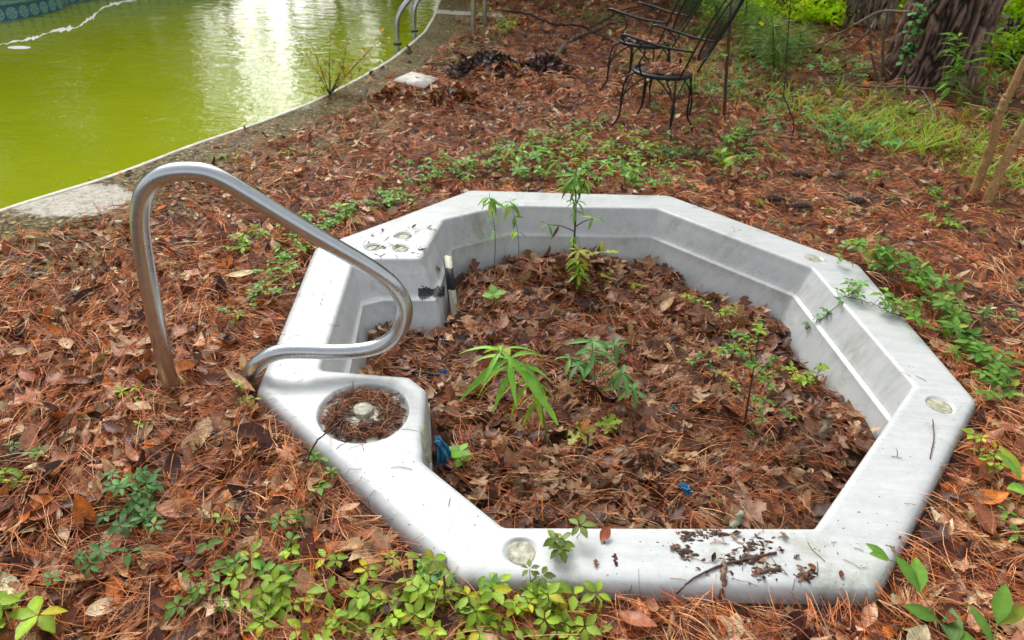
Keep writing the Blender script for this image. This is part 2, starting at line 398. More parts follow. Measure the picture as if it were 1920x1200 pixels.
def wallstrip(name, prof, mat, uvs=None):
    a = Acc(); k = len(prof); V = [WALL[i] + nW[i] * o + np.array([0, 0, z]) for i in range(len(WALL)) for (o, z) in prof]
    F = [(i * k + j, i * k + j + 1, (i + 1) * k + j + 1, (i + 1) * k + j) for i in range(len(WALL) - 1) for j in range(k - 1)]
    a.add(V, F); o = a.build(name, mat, tw, smooth=False)
    if uvs:
        ul = o.data.uv_layers.new(name='UVMap')
        for l in o.data.loops:
            i, j = divmod(l.vertex_index, k); ul.data[l.index].uv = (LW[i] / .15, prof[j][1] / .15 + .35)
    return o
wallstrip('tile_frieze', [(0, -.4), (0, .10)], M['tile'], True)
wallstrip('glazed_band', [(0.0, .10), (.015, .105), (.015, .13), (.004, .14), (.004, .16), (.02, .165), (.02, .2), (0, .21)], M['band'])
wallstrip('wall_cap', [(0.0, .21), (.03, .215), (.03, .26), (-.35, .27), (-.35, .2)], M['plaster'])
a = Acc(); V = []
for i in range(len(WALL)):
    for t in (.3, 3, 12, 40): V.append((WALL[i][0] - nW[i][0] * t if t < 1 else WALL[i][0] - t, WALL[i][1] - nW[i][1] * t if t < 1 else WALL[i][1] + (t * .2), .2))
a.add(V, [(i * 4 + j, i * 4 + j + 1, (i + 1) * 4 + j + 1, (i + 1) * 4 + j) for i in range(len(WALL) - 1) for j in range(3)])
tag(a.build('bank', M['ground']), kind='structure')
# pollen scum line on the water
M['scum'] = plain('pollen_scum', (.92, .93, .86), .7, 0, 20, .1, .1)
a = Acc(); pts = [(-40, 86), (0, 83), (35, 77), (62, 72), (78, 66), (100, 58), (128, 53), (142, 52), (160, 40), (174, 32), (180, 25), (200, 12), (225, 5), (265, -2), (330, -14)]
wd_ = [1.6, 1.5, 3, 7, 2, 3, 9, 3, 5, 8, 4, 7, 4, 3, 3]
L_ = catmull([(p[0], p[1], w) for p, w in zip(pts, wd_)], 6); V = []
for i, (x, y, w) in enumerate(L_):
    w = max(.5, w * (.25 + 1.3 * random.random()))
    jt = random.uniform(-1.6, 1.6)
    V += [P(x, y + w / 2 + jt, -.052), P(x, y - w / 2 + jt, -.052)]
a.add(V, [(2 * i, 2 * i + 2, 2 * i + 3, 2 * i + 1) for i in range(len(L_) - 1)])
for k in range(1):
    q = P(*[(36, 89), (94, 51), (110, 50), (205, 123), (300, 140), (196, 195)][k], -.052); n = 8
    ang = np.arange(n) * 2 * np.pi / n; rr = (.07, .02, .03, .025, .02, .03)[k]
    V = np.stack([q[0] + rr * 1.6 * np.cos(ang), q[1] + rr * np.sin(ang), np.full(n, -.052)], -1); a.add(V, [(0, 1, 2, 3), (0, 3, 4, 5), (0, 5, 6, 7)])
tag(a.build('pollen_scum', M['scum']), 'ragged white line of pollen scum floating on green water', 'scum', kind='stuff')

# ------------------------------------------------------------------ the hot tub
INN_PX = [(945, 985), (1528, 988), (1712, 722), (1522, 502), (1232, 392), (950, 386), (833, 412), (790, 487), (700, 487), (663, 495), (600, 692), (768, 705), (800, 730), (792, 862)]
INN = np.array([P(x, y, .1)[:2] for x, y in INN_PX])
def offset(poly, d):
    d = np.full(len(poly), d) if np.isscalar(d) else np.array(d)     # positive = inwards; per edge i: poly[i]->poly[i+1]
    n = len(poly); L = []
    for i in range(n):
        a_, b_ = poly[i], poly[(i + 1) % n]; t = (b_ - a_) / np.linalg.norm(b_ - a_); nrm = np.array([-t[1], t[0]]); L.append((a_ + nrm * d[i], t))
    out = []
    for i in range(n):
        (p1, t1), (p2, t2) = L[i - 1], L[i]; A = np.array([t1, -t2]).T
        out.append(p1 + t1 * np.linalg.solve(A, p2 - p1)[0] if abs(np.linalg.det(A)) > .05 else p2)
    return np.array(out)
def fillet(poly, r, k=6):
    n = len(poly); out = []; r = np.full(n, r) if np.isscalar(r) else r
    for i in range(n):
        a_, b_, c_ = poly[i - 1], poly[i], poly[(i + 1) % n]; u = a_ - b_; v = c_ - b_; lu, lv = np.linalg.norm(u), np.linalg.norm(v)
        u /= lu; v /= lv; ang = math.acos(np.clip(u @ v, -1, 1)); t = min(r[i] / math.tan(ang / 2), lu * .45, lv * .45)
        p, q = b_ + u * t, b_ + v * t
        for j in range(k + 1): s = j / k; out.append(p * (1 - s) ** 2 + 2 * b_ * s * (1 - s) + q * s * s)
    return np.array(out)
TC = np.array([.42, 2.35]); NT = 1100; TH = np.arange(NT) * 2 * np.pi / NT
def rcast(poly):
    d = np.stack([np.cos(TH), np.sin(TH)], -1); R = np.zeros(NT)
    for i in range(len(poly)):
        a_ = poly[i] - TC; e = poly[(i + 1) % len(poly)] - poly[i]
        den = d[:, 0] * e[1] - d[:, 1] * e[0]; den = np.where(abs(den) < 1e-12, 1e-12, den)
        t = (a_[0] * e[1] - a_[1] * e[0]) / den; u = (a_[0] * d[:, 1] - a_[1] * d[:, 0]) / den
        ok = (u >= -1e-6) & (u <= 1 + 1e-6) & (t > 0); R = np.where(ok & (t > R), t, R)
    return R
#      edges of INN: 0 front,1 right-front,2 right,3 far-right,4 far,5 far-left,6 housing side,7 housing chamfer.. etc
fo = .05
wallin = np.array([.06, .02, .15, .16, .16, .15, .10, .06, .06, .06, .10, .06, .04, .06])
BOT = offset(INN, wallin)
BOT[6] = P(868, 560, -.3)[:2]; BOT[7] = P(850, 690, -.3)[:2]; BOT[8] = P(745, 690, -.3)[:2]; BOT[9] = P(705, 700, -.3)[:2]
BOT[12] = P(812, 800, -.25)[:2] + np.array([.0, .0]); BOT[11] = BOT[12] + np.array([-.05, .05]); BOT[13] = P(830, 960, -.3)[:2]
BOT[10] = P(705, 800, -.3)[:2]
rings = []
ro_ = lambda d, z, f=.07: rings.append((rcast(fillet(offset(OUT, d), f)), z))
for d, z in ((-.014, -.06), (-.010, 0.0), (-.004, .045), (0, .068), (.003, .079), (.009, .089), (.018, .0955), (.030, .099), (.045, .1)): ro_(d, z, .055)
R1 = rings[-1][0]; fi = np.full(14, .035); fi[8] = .12; fi[9] = .03; fi[10] = .03
R2 = rcast(fillet(offset(INN, -.022), fi)); R2 = np.minimum(R2, R1 - .01)
ND = 72
for k in range(1, ND): rings.append((R1 + (R2 - R1) * k / ND, .1))
deck0 = 9
rings.append((R2, .1)); nd_end = len(rings)
for d, z in ((-.013, .0988), (-.006, .0955), (-.002, .089), (0.0, .08)): rings.append((rcast(fillet(offset(INN, d), fi * .9 + .004)), z))
LEDGE = -.035
def wallring(t, z, off=0.): rings.append((rcast(fillet(INN + (BOT - INN) * t + 0, .016)) - off, z))
for z in np.linspace(.05, LEDGE + .012, 8): wallring(min(1, .04 + .28 * (.074 - z) / (.074 - LEDGE)), z)
wallring(.325, LEDGE + .003); wallring(.335, LEDGE); wallring(.44, LEDGE - .004); wallring(.452, LEDGE - .007); wallring(.457, LEDGE - .014)
for z in np.linspace(LEDGE - .03, -.32, 9): wallring(.455 + .56 * (LEDGE - .02 - z) / (.3 + LEDGE), z)
rings.append((rings[-1][0] * .9, -.34)); rings.append((rings[-1][0] * .2, -.345))
Rr = np.array([r for r, z in rings]); Zr = np.array([np.full(NT, z) for r, z in rings])
TX = TC[0] + Rr * np.cos(TH); TY = TC[1] + Rr * np.sin(TH)
# recesses pressed into the rim: (px, py, radius, depth)
REC = [(682, 772, .150, .024), (977, 1033, .047, .009), (1763, 759, .05, .009), (1527, 485, .044, .007), (757, 441, .042, .012), (700, 463, .042, .010), (752, 465, .042, .010)]
RECC = []
ss_ = lambda t: np.clip(t, 0, 1) ** 2 * (3 - 2 * np.clip(t, 0, 1))
for (px_, py_, r, dpt) in REC:
    q = P(px_, py_, .1); RECC.append((q[0], q[1], r, dpt)); dd = np.hypot(TX - q[0], TY - q[1])
    Zr[deck0:nd_end] -= (dpt * ss_((r - dd) / .009))[deck0:nd_end]
# gentle waviness of an old shell
Zr += .004 * (vnoise(TX, TY, 2, 5) - .5)
nr = len(rings); idx = np.arange(nr * NT).reshape(nr, NT); i2 = np.roll(idx, -1, 1)
V = np.stack([TX, TY, Zr], -1).reshape(-1, 3); F = np.stack([idx[:-1], i2[:-1], i2[1:], idx[1:]], -1).reshape(-1, 4)
tub = empty('hot_tub', (TC[0], TC[1], 0), 'abandoned white octagonal hot tub shell sunk in the forest floor and filled with leaves', 'hot tub')
def _near(px_, py_):
    d = ray(px_, py_); d = d / np.linalg.norm(d); W_ = V - CC; t_ = W_ @ d; e_ = np.linalg.norm(W_ - t_[:, None] * d, axis=1); c_ = np.where(e_ < .012)[0]
    return V[c_[np.argmin(t_[c_])]] if len(c_) else V[0]
alg_ = np.zeros(len(V))
for (px_, py_, rr_, am_) in ((1585, 600, .10, 1.), (1600, 650, .07, .6), (900, 430, .11, .8), (870, 470, .08, .5), (1010, 400, .10, .5), (720, 500, .08, .45), (1560, 1098, .07, .7), (1625, 1105, .06, .8), (880, 1085, .06, .4), (1370, 450, .12, .35), (1075, 1085, .05, .6), (600, 735, .05, .3)):
    q_ = _near(px_, py_); alg_ = np.maximum(alg_, am_ * np.exp(-((V - q_) ** 2).sum(1) / rr_ ** 2))
a = Acc(); a.add(V, F, np.stack([alg_] * 3, -1)); shell = a.build('shell', M['tub'], tub)
BV = BVHTree.FromPolygons([tuple(v) for v in V], [tuple(f) for f in F])
def hit(px_, py_):
    d = ray(px_, py_); d = d / np.linalg.norm(d); l, n, i, t = BV.ray_cast(Vector(CC), Vector(d)); 
    if l is None: q = P(px_, py_, .1); return q, np.array([0, 0, 1.])
    n = np.array(n); n = n if n @ d < 0 else -n; return np.array(l), n
def disc(acc, c, r, h, seg=28, bev=.15, c_=(1, 1, 1)):
    ang = np.arange(seg) * 2 * np.pi / seg; V = []
    for rr, z in ((r, 0), (r, h * .6), (r * (1 - bev * .4), h * .9), (r * (1 - bev), h), (r * .5, h * .97), (.0005, h * .97)): V.append(np.stack([c[0] + rr * np.cos(ang), c[1] + rr * np.sin(ang), np.full(seg, c[2] + z)], -1))
    F = [(i * seg + k, i * seg + (k + 1) % seg, (i + 1) * seg + (k + 1) % seg, (i + 1) * seg + k) for i in range(5) for k in range(seg)]
    acc.add(np.concatenate(V), F, c_)
# cup inserts, control caps, filter hub
M['stained'] = plain('stained_cream_cap', (.36, .35, .26), .6, 0, 45, .6, .12)
for i in (1, 2, 3):
    x, y, r, dpt = RECC[i]; a = Acc(); disc(a, (x, y, .1 - dpt - .001), r * .84, .004); a.build('cup_insert', M['stained'], tub)
for i in (4, 5, 6):
    x, y, r, dpt = RECC[i]; a = Acc(); disc(a, (x, y, .1 - dpt - .001), r * .66, .005, c_=(1, 1, 1)); o = a.build('control_cap', M['stained'], tub)
    b = Acc(); ang = np.arange(24) * 2 * np.pi / 24; tube(b, np.stack([x + r * .74 * np.cos(ang), y + r * .74 * np.sin(ang), np.full(24, .1 - dpt + .004)], -1), .0035, 6, closed=True); b.build('ring', M['tub'], o)
fx_, fy_, fr_, fd_ = RECC[0]
a = Acc(); disc(a, (fx_, fy_, .1 - fd_ - .002), fr_ * .93, .006, 48, .03); flt = a.build('filter_lid', M['plaster'], tub)
hq = P(681, 768, .09); a = Acc(); disc(a, (hq[0], hq[1], .080), .034, .016, bev=.1); a.build('hub', M['stained'], flt)
# narrow cream strip with a black band at the housing corner
p0 = P(833, 482, .03); pB = P(848, 604, -.14)
sv = pB - p0; sv_n = sv / np.linalg.norm(sv)
def slab(acc, o, e1, e2, e3, bev=.12):
    V = []; 
    for i in (0, 1):
        for j in (0, 1):
            for k in (0, 1): V.append(o + e1 * i + e2 * j + e3 * k)
    acc.add(V, [(0, 1, 3, 2), (4, 6, 7, 5), (0, 4, 5, 1), (2, 3, 7, 6), (0, 2, 6, 4), (1, 5, 7, 3)])
up_ = np.array([0, 0, 1.]); e2 = np.array([.034, -.006, 0.]); e3 = np.array([.004, .02, 0])
a = Acc(); slab(a, p0, sv * 1.0, e2 * .85, e3); st = a.build('weir_strip', M['cream'], tub, smooth=False)
a = Acc(); slab(a, p0 + sv * .17 - e2 * .03 - e3 * .06, sv * .34, e2 * .91, e3 * 1.12); a.build('rubber_band', M['black'], st, smooth=False)
a = Acc(); slab(a, p0 - e2 * .22 + sv * .05 + e3 * .1, sv * 1.02, e2 * .2, e3 * .7); a.build('rubber_seal', M['black'], st, smooth=False)
a = Acc()
for k in range(3): q = p0 + sv * (.66 + .07 * k) + e2 * .5 - e3 * .04; disc(a, q, .0028, .001, 8)
a.build('rivet', M['black'], st)
# scraped black patch on the housing wall
a = Acc()
for k in range(520):
    u = random.random(); v = random.uniform(-1, 1)
    x = 786 + 47 * u; y = 551 - 5 * u + v * 9.5 * (.55 + .45 * abs(math.sin(u * 5 + .6))) * (1 if random.random() < .93 else 1.5); l, n = hit(x, y); X_, Y_ = frame(n); s1 = random.uniform(.003, .010); s2 = random.uniform(.0015, .004); th = random.uniform(-.5, .5)
    A_ = X_ * math.cos(th) + Y_ * math.sin(th); B_ = -X_ * math.sin(th) + Y_ * math.cos(th); c = l + n * (.0012 + random.random() * .0006)
    a.add([c - A_ * s1 - B_ * s2 * .5, c + A_ * s1 * .8 - B_ * s2, c + A_ * s1 + B_ * s2 * .7, c - A_ * s1 * .7 + B_ * s2], [(0, 1, 2, 3)])
o = a.build('peeled_patch', M['black'], tub); o['label'] = 'flaking black patch on the white inner wall'
# oval cover on the filter housing side
l, n = hit(797, 832); X_, Y_ = frame(n)
a = Acc(); ang = np.arange(24) * 2 * np.pi / 24; V = []
wside = np.array([0, 0, 1.]) - n * n[2]; wside /= np.linalg.norm(wside); hside = np.cross(n, wside)
for rr, h in ((1, 0), (1, .007), (.9, .011), (.5, .012), (.001, .012)):
    V += [l + n * h + hside * .045 * rr * math.cos(t) + wside * .075 * rr * math.sin(t) for t in ang]
a.add(V, [(i * 24 + k, i * 24 + (k + 1) % 24, (i + 1) * 24 + (k + 1) % 24, (i + 1) * 24 + k) for i in range(4) for k in range(24)]); a.build('oval_cover', M['stained'], tub)
# fine crack
a = Acc(); cr_ = [hit(x, y) for x, y in ((752, 805), (765, 805), (780, 808), (790, 812))]; tube(a, [l + n * .0003 for l, n in cr_], .0009, 4); a.build('crack', M['black'], tub)

# ------------------------------------------------------------------ litter
def th(x, y):
    """height of the leaf litter inside the tub"""
    x = np.asarray(x, float); y = np.asarray(y, float)
    z = -.115 - .085 * ss_((y - 1.9) / 1.2) - .03 * ss_((x - .6) / .8) + .07 * (vnoise(x, y, 2.3, 7) - .5) + .035 * (vnoise(x, y, 7, 8) - .5)
    z += .05 * np.exp(-((x - .28) ** 2 + (y - 3.15) ** 2) / .05)
    return z
CAMXY = np.array([0, 0])
NEED_COLS = np.array([(.56, .19, .075), (.45, .135, .055), (.64, .29, .13), (.27, .08, .042), (.70, .44, .28), (.09, .035, .024), (.54, .19, .085)]) * np.array([1.06, .93, .72])
LEAF_COLS = np.array([(.58, .36, .235), (.50, .27, .17), (.32, .125, .07), (.13, .05, .035), (.74, .55, .39), (.24, .07, .035), (.42, .21, .14), (.06, .028, .024), (.66, .46, .29), (.50, .16, .035), (.09, .04, .035)]) * np.array([1.02, .93, .80])
def needle_tpl(spread, curve, n=4):
    V = []; F = []
    for b_, (sy_, cz) in enumerate(((0, 1), (spread, .6), (-spread * .7, 1.5))):
        o = len(V)
        for i in range(n + 1):
            u = i / n; x = u; y = sy_ * u + curve * cz * u * u; z = .10 * cz * math.sin(u * 2.6) * (b_ - .6); w = .5 * (1 - .5 * u)
            V += [(x, y, z, -w), (x, y, z, w)]
        F += [(o + 2 * i, o + 2 * i + 2, o + 2 * i + 3, o + 2 * i + 1) for i in range(n)]
    return np.array(V), F
def put_needles(acc, x, y, z, length, width, dirfield, tilt=.13, cols=NEED_COLS, dark=1.):
    n = len(x); k = rng.integers(0, 5, n)
    for t in range(5):
        m = k == t; N = m.sum()
        if not N: continue
        Vt, F = needle_tpl((.05, .12, .03, .2, .08)[t], (.1, -.18, .25, -.05, .0)[t])
        yaw = dirfield[m] + rng.normal(0, .75, N) + np.pi * (rng.random(N) < .5)
        R = rotmats(yaw, rng.normal(0, tilt, N), rng.normal(0, .5, N))
        L = length[m]; W = width[m]
        base = Vt[None, :, :3] * L[:, None, None]
        base = base + 0; base[:, :, 1] += Vt[None, :, 3] * W[:, None]; base[:, :, 2] += Vt[None, :, 3] * W[:, None] * .5
        base[:, :, 0] -= L[:, None] / 2
        V = np.einsum('nij,nkj->nki', R, base) + np.stack([x[m], y[m], z[m]], -1)[:, None]
        FF = (np.array(F)[None] + (np.arange(N) * len(Vt))[:, None, None]).reshape(-1, 4)
        c = cols[rng.integers(0, len(cols), N)] * (rng.uniform(.5, 1.4, N)[:, None]) * dark
        acc.add(V.reshape(-1, 3), FF, np.repeat(c[:, None], len(Vt), 1).reshape(-1, 3))
LT = [leaf_tpl(5, .22, .15, .25, 0, .45, wav=.03), leaf_tpl(5, .30, -.25, .2, 0, .5, wav=.04), leaf_tpl(6, .17, .35, .35, 0, .5),
      leaf_tpl(9, .40, -.2, .15, 0, .5, lobes=(.35, 1.2, .45, 1.1, .4), wav=.05), leaf_tpl(5, .26, .6, -.3, 0, .45), leaf_tpl(9, .46, .25, -.12, 0, .6, lobes=(.3, 1.1, .4, 1.25, .35), wav=.06)]
def put_leaves(acc, x, y, z, size, tilt=.3, cols=LEAF_COLS, dark=1., big=.45, pal=None):
    n = len(x); k = rng.choice(6, n, p=[.24, .2, .2, big / 3, .36 - big / 3, 0]) if big < .3 else rng.choice(6, n, p=[.17, .17, .12, .2, .12, .22])
    for t in range(6):
        m = k == t; N = m.sum()
        if not N: continue
        V, F, tip = LT[t]; V = V - np.array([.5, 0, 0])
        s = size[m] * (1.25 if t in (3, 5) else 1)
        R = rotmats(rng.uniform(0, 6.28, N), rng.normal(0, tilt, N), rng.normal(0, tilt, N) + (rng.random(N) < .35) * np.pi)
        c = cols[rng.integers(0, len(cols), N)] * rng.uniform(.5, 1.35, N)[:, None] * dark
        replicate(acc, V, F, R, np.stack([x[m], y[m], z[m]], -1), s, np.clip(c, 0, .7), tip * .95)
def dirf(x, y): return 6.3 * vnoise(x, y, .9, 11) + 1.5 * vnoise(x, y, 3, 12)
def ground_pts(n, rmin, rmax, power):
    """points in a fan in front of the camera, denser near it"""
    u = rng.random(n); r = (rmin ** power + u * (rmax ** power - rmin ** power)) ** (1 / power)
    az = rng.uniform(-1.0, 1.0, n); x = r * np.sin(az); y = r * np.cos(az)
    return x, y
def mask(x, y, slack=0.):
    d = pool_d(x, y); w = .29 + .08 * ss_((y - 6) / 3) + .16 * (vnoise(x, y, 2.2, 21) - .5)
    keep = rng.random(len(x)) < np.clip((d - w) / .16, 0, 1) ** 1.3 + .06 * (d > .05)
    bare_ = np.exp(-(((x - b1[0]) / .45) ** 2 + ((y - b1[1]) / .28) ** 2)); keep &= rng.random(len(x)) > bare_ * 1.3
    keep &= d > .04
    return keep & (inpoly(x, y, OUT) < -.015 + slack)
def hz(x, y, lo, hi): return gh(x, y) + .02 * (pool_d(x, y) < .9) * 0 + rng.uniform(lo, hi, len(x))
na = Acc(); la = Acc()
def GN(n, r0, r1, p, L, W, lo=.006, hi=.048):
    x, y = ground_pts(n, r0, r1, p); m = mask(x, y, -.01); x, y = x[m], y[m]; pd = pool_d(x, y)
    z = np.where(pd < .92, np.maximum(gh(x, y), .02) + rng.uniform(.002, .02, len(x)), hz(x, y, lo, hi))
    put_needles(na, x, y, z, rng.uniform(*L, len(x)), rng.uniform(*W, len(x)), dirf(x, y))
def GL(n, r0, r1, p, S_, lo=.003, hi=.042, fx=None):
    x, y = ground_pts(n, r0, r1, p)
    if fx is not None: k = rng.random(n) < fx(x, y); x, y = x[k], y[k]
    m = mask(x, y, -.03); x, y = x[m], y[m]; pd = pool_d(x, y)
    z = np.where(pd < .92, np.maximum(gh(x, y), .02) + rng.uniform(.004, .016, len(x)), hz(x, y, lo, hi))
    put_leaves(la, x, y, z, rng.uniform(*S_, len(x)) * rng.uniform(.7, 1.3, len(x)), big=.2 if r0 > 0 else .5)
leafy = lambda x, y: np.clip(1.15 - .55 * ss_((x - .8) / 1.2), .35, 1) * (.55 + .7 * vnoise(x, y, 1.6, 31))
GL(15000, .5, 3.2, 1.6, (.045, .10), fx=leafy); GL(17000, 2.8, 7, 1.4, (.035, .07), fx=leafy); GL(14000, 6, 13, 1.3, (.05, .1), fx=leafy)
GN(23000, .5, 3.2, 1.5, (.09, .17), (.0014, .0022)); GN(20000, 2.6, 6.5, 1.4, (.10, .17), (.0022, .0035)); GN(18000, 6, 14, 1.3, (.12, .2), (.004, .007))
na.build('pine_needle_litter', M['needle']).update_tag(); no_ = COL.objects['pine_needle_litter']; tag(no_, 'carpet of fallen reddish brown pine needles over the forest floor', 'pine needles', kind='stuff')
tag(la.build('leaf_litter', M['deadleaf']), 'tan and brown fallen leaves lying all over the forest floor', 'leaf litter', kind='stuff')
# litter inside the tub
a = Acc(); xs = np.linspace(-.85, 1.75, 110); yv = np.linspace(1.15, 3.7, 110); X, Y = np.meshgrid(xs, yv, indexing='ij'); Z = th(X, Y)
rt = np.hypot(X - TC[0], Y - TC[1]); ta = np.arctan2(Y - TC[1], X - TC[0]) % (2 * np.pi)
lev = np.array([z for r, z in rings][nd_end:]); RW = Rr[nd_end:]
def wall_r(t, z):
    ti = (t / (2 * np.pi) * NT).astype(int) % NT; out = np.zeros_like(t)
    L_ = lev[::-1]; 
    for q in range(len(L_) - 1):
        m = (z >= L_[q]) & (z < L_[q + 1]); w = (z - L_[q]) / (L_[q + 1] - L_[q] + 1e-9)
        out = np.where(m, RW[::-1][q][ti] * (1 - w) + RW[::-1][q + 1][ti] * w, out)
    return out
inside = rt < wall_r(ta, Z) + .03
ang = TH[::5]; rr = np.linspace(0, 1, 60); V = []
for k, t in enumerate(ang):
    Rm = 1.0
    for it in range(6): Rm = float(wall_r(np.array([t]), th(np.array([TC[0] + Rm * math.cos(t)]), np.array([TC[1] + Rm * math.sin(t)])))[0]) + .012
    x = TC[0] + rr * Rm * math.cos(t); y = TC[1] + rr * Rm * math.sin(t); V.append(np.stack([x, y, th(x, y)], -1))
V = np.concatenate(V); n_ = len(ang); idx = np.arange(n_ * 60).reshape(n_, 60); i2 = np.roll(idx, -1, 0)
a.add(V, np.stack([idx[:, :-1], idx[:, 1:], i2[:, 1:], i2[:, :-1]], -1).reshape(-1, 4)); tag(a.build('tub_soil', M['ground']), 'dark leaf mould layer filling the bottom of the hot tub', 'leaf mould', kind='stuff')
def tub_pts(n, margin=.02):
    x = rng.uniform(-.85, 1.75, n); y = rng.uniform(1.15, 3.7, n); z = th(x, y)
    t = np.arctan2(y - TC[1], x - TC[0]) % (2 * np.pi); m = np.hypot(x - TC[0], y - TC[1]) < wall_r(t, z) - margin; return x[m], y[m], z[m]
na = Acc(); la = Acc()
x, y, z = tub_pts(11000, .03); farl = ss_((y - 2.1) / .8)
put_leaves(la, x, y, z + rng.uniform(.004, .04, len(x)), rng.uniform(.04, .10, len(x)) * (1 + .25 * farl), tilt=.38, dark=.66, cols=np.array([(.34, .16, .095), (.27, .12, .07), (.44, .23, .13), (.17, .075, .045), (.54, .31, .17), (.33, .11, .05), (.09, .04, .03), (.64, .42, .24)]))
x, y, z = tub_pts(13000, .07); k = rng.random(len(x)) < .45 + .6 * vnoise(x, y, 2.5, 44) * (1 - .4 * ss_((y - 2.3) / .6)); x, y, z = x[k], y[k], z[k]
put_needles(na, x, y, z + rng.uniform(.02, .052, len(x)), rng.uniform(.09, .17, len(x)), rng.uniform(.0014, .0022, len(x)), dirf(x, y), .2, dark=.82)
tag(na.build('pine_needle_litter', M['needle']), 'fallen pine needles lying over the dead leaves inside the hot tub', 'pine needles', kind='stuff')
tag(la.build('leaf_litter', M['deadleaf']), 'wet brown dead leaves heaped inside the white hot tub', 'leaf litter', kind='stuff')

# leaf piles by the pool
DARK = np.array([(.05, .026, .024), (.09, .042, .035), (.035, .02, .02), (.15, .065, .045), (.075, .05, .06)])
for (nm, lb, spots, cols, dk) in (('leaf_pile', 'dark wet pile of blackened leaves beyond the pale square tile', [(915, 140, .29, 800), (1020, 138, .22, 330), (858, 150, .14, 110)], DARK, 1.),
                                 ('leaf_pile', 'low brown and orange leaf pile in front of the pale square tile', [(735, 192, .15, 120), (850, 200, .2, 280)], LEAF_COLS * np.array([1.0, .85, .7]), .8)):
    a = Acc()
    for (px_, py_, r, n) in spots:
        q = P(px_, py_); x = q[0] + rng.normal(0, r * .5, n) * 1.35; y = q[1] + rng.normal(0, r * .42, n)
        z = gh(x, y) + rng.uniform(.01, .10, n) * np.exp(-((x - q[0]) ** 2 + (y - q[1]) ** 2) / r ** 2)
        put_leaves(a, x, y, z, rng.uniform(.04, .09, n), .6, cols, dk)
    tag(a.build(nm, M['deadleaf']), lb, 'leaf pile', kind='stuff')
# needles piled in the filter recess
a = Acc(); n = 300; r = fr_ * .86 * np.sqrt(rng.uniform(.2, .95, n)); t = rng.uniform(0, 6.28, n); x = fx_ + r * np.cos(t); y = fy_ + r * np.sin(t)
put_needles(a, x, y, .1 - fd_ + rng.uniform(.006, .02, n), rng.uniform(.045, .10, n), rng.uniform(.0018, .003, n), t + 1.57 + rng.normal(0, .5, n), .03, NEED_COLS * .45)
n = 85; r = fr_ * .9 * np.sqrt(rng.uniform(.15, .9, n)); t = rng.uniform(2.8, 6.6, n)
put_leaves(a, fx_ + r * np.cos(t), fy_ + r * np.sin(t), .1 - fd_ + rng.uniform(.008, .016, n), rng.uniform(.02, .04, n), .2, DARK * 1.6)
tag(a.build('filter_debris', M['needle']), 'dark pine needles and bits of leaf collected in the round filter recess', 'debris', kind='stuff')
# soil crumbs and needles on the rim
def blob(acc, c, r, col=(1, 1, 1)):
    n = 6; V = []; ex_ = random.uniform(.6, 2.2)
    for i in range(4):
        ph = i / 3 * math.pi / 2 * 1.0
        for k in range(n): rr = r * math.cos(ph) * random.uniform(.7, 1.3) if i < 3 else r * .1; V.append(c + np.array([rr * math.cos(k * 1.047) * ex_, rr * math.sin(k * 1.047) * .7, r * .5 * math.sin(ph)]))
    acc.add(V, [(i * n + k, i * n + (k + 1) % n, (i + 1) * n + (k + 1) % n, (i + 1) * n + k) for i in range(3) for k in range(n)], col)
a = Acc()
CL = [(1300, 1005, 25, 12), (1340, 1000, 30, 10), (1420, 1020, 30, 14), (1390, 1045, 35, 12), (1440, 1070, 22, 12), (1410, 1050, 18, 8), (1510, 1080, 16, 5), (1285, 1035, 16, 6)]
for (cx_, cy_, sx_, sy_) in CL:
    for k in range(48):
        x_, y_ = random.gauss(cx_, sx_ * .5), random.gauss(cy_, sy_ * .5)
        l, n = hit(x_, y_); 
        if l[2] > .06: blob(a, l, min(.013, random.lognormvariate(-6.0, .75)))
for k in range(190):
    x_, y_ = random.choice([(random.uniform(1130, 1620), random.uniform(995, 1095)), (random.uniform(1560, 1720), random.uniform(850, 1080)), (random.uniform(700, 1500), random.uniform(400, 620)), (random.uniform(660, 830), random.uniform(420, 560)), (random.uniform(560, 900), random.uniform(860, 1000))])
    l, n = hit(x_, y_)
    if l[2] > .0: blob(a, l, random.uniform(.0008, .0026))
for (cx_, cy_) in ((780, 478), (805, 476), (787, 466), (735, 462), (762, 437)):
    for k in range(7): l, n = hit(cx_ + random.gauss(0, 6), cy_ + random.gauss(0, 3)); blob(a, l, random.uniform(.001, .0035))
tag(a.build('soil_crumbs', M['soil']), 'dark soil crumbs scattered on the white rim of the hot tub', 'soil', kind='stuff')
a = Acc()
for k in range(100):
    x_, y_ = random.choice([(random.uniform(880, 1600), random.uniform(368, 500)), (random.uniform(1180, 1620), random.uniform(1000, 1090)), (random.uniform(1600, 1760), random.uniform(700, 1000)), (random.uniform(500, 640), random.uniform(520, 720)), (random.uniform(640, 800), random.uniform(420, 480)), (random.uniform(540, 900), random.uniform(830, 960)), (random.uniform(1300, 1480), random.uniform(990, 1090))])
    l, n = hit(x_, y_)
    if l[2] < .085: continue
    L = random.uniform(.015, .07); t = random.uniform(0, 6.28); d = np.array([math.cos(t), math.sin(t), 0])
    tube(a, [l + (s * L) * d + np.array([0, 0, .003]) + np.array([-d[1], d[0], 0]) * (s * s * L * random.uniform(-.3, .3)) for s in (0, .35, .7, 1)], .0009, 4, NEED_COLS[random.randrange(4)] * .45)
tag(a.build('stray_needles', M['wood']), 'single dark pine needles and stalks lying on the white tub rim', 'pine needles', kind='stuff')

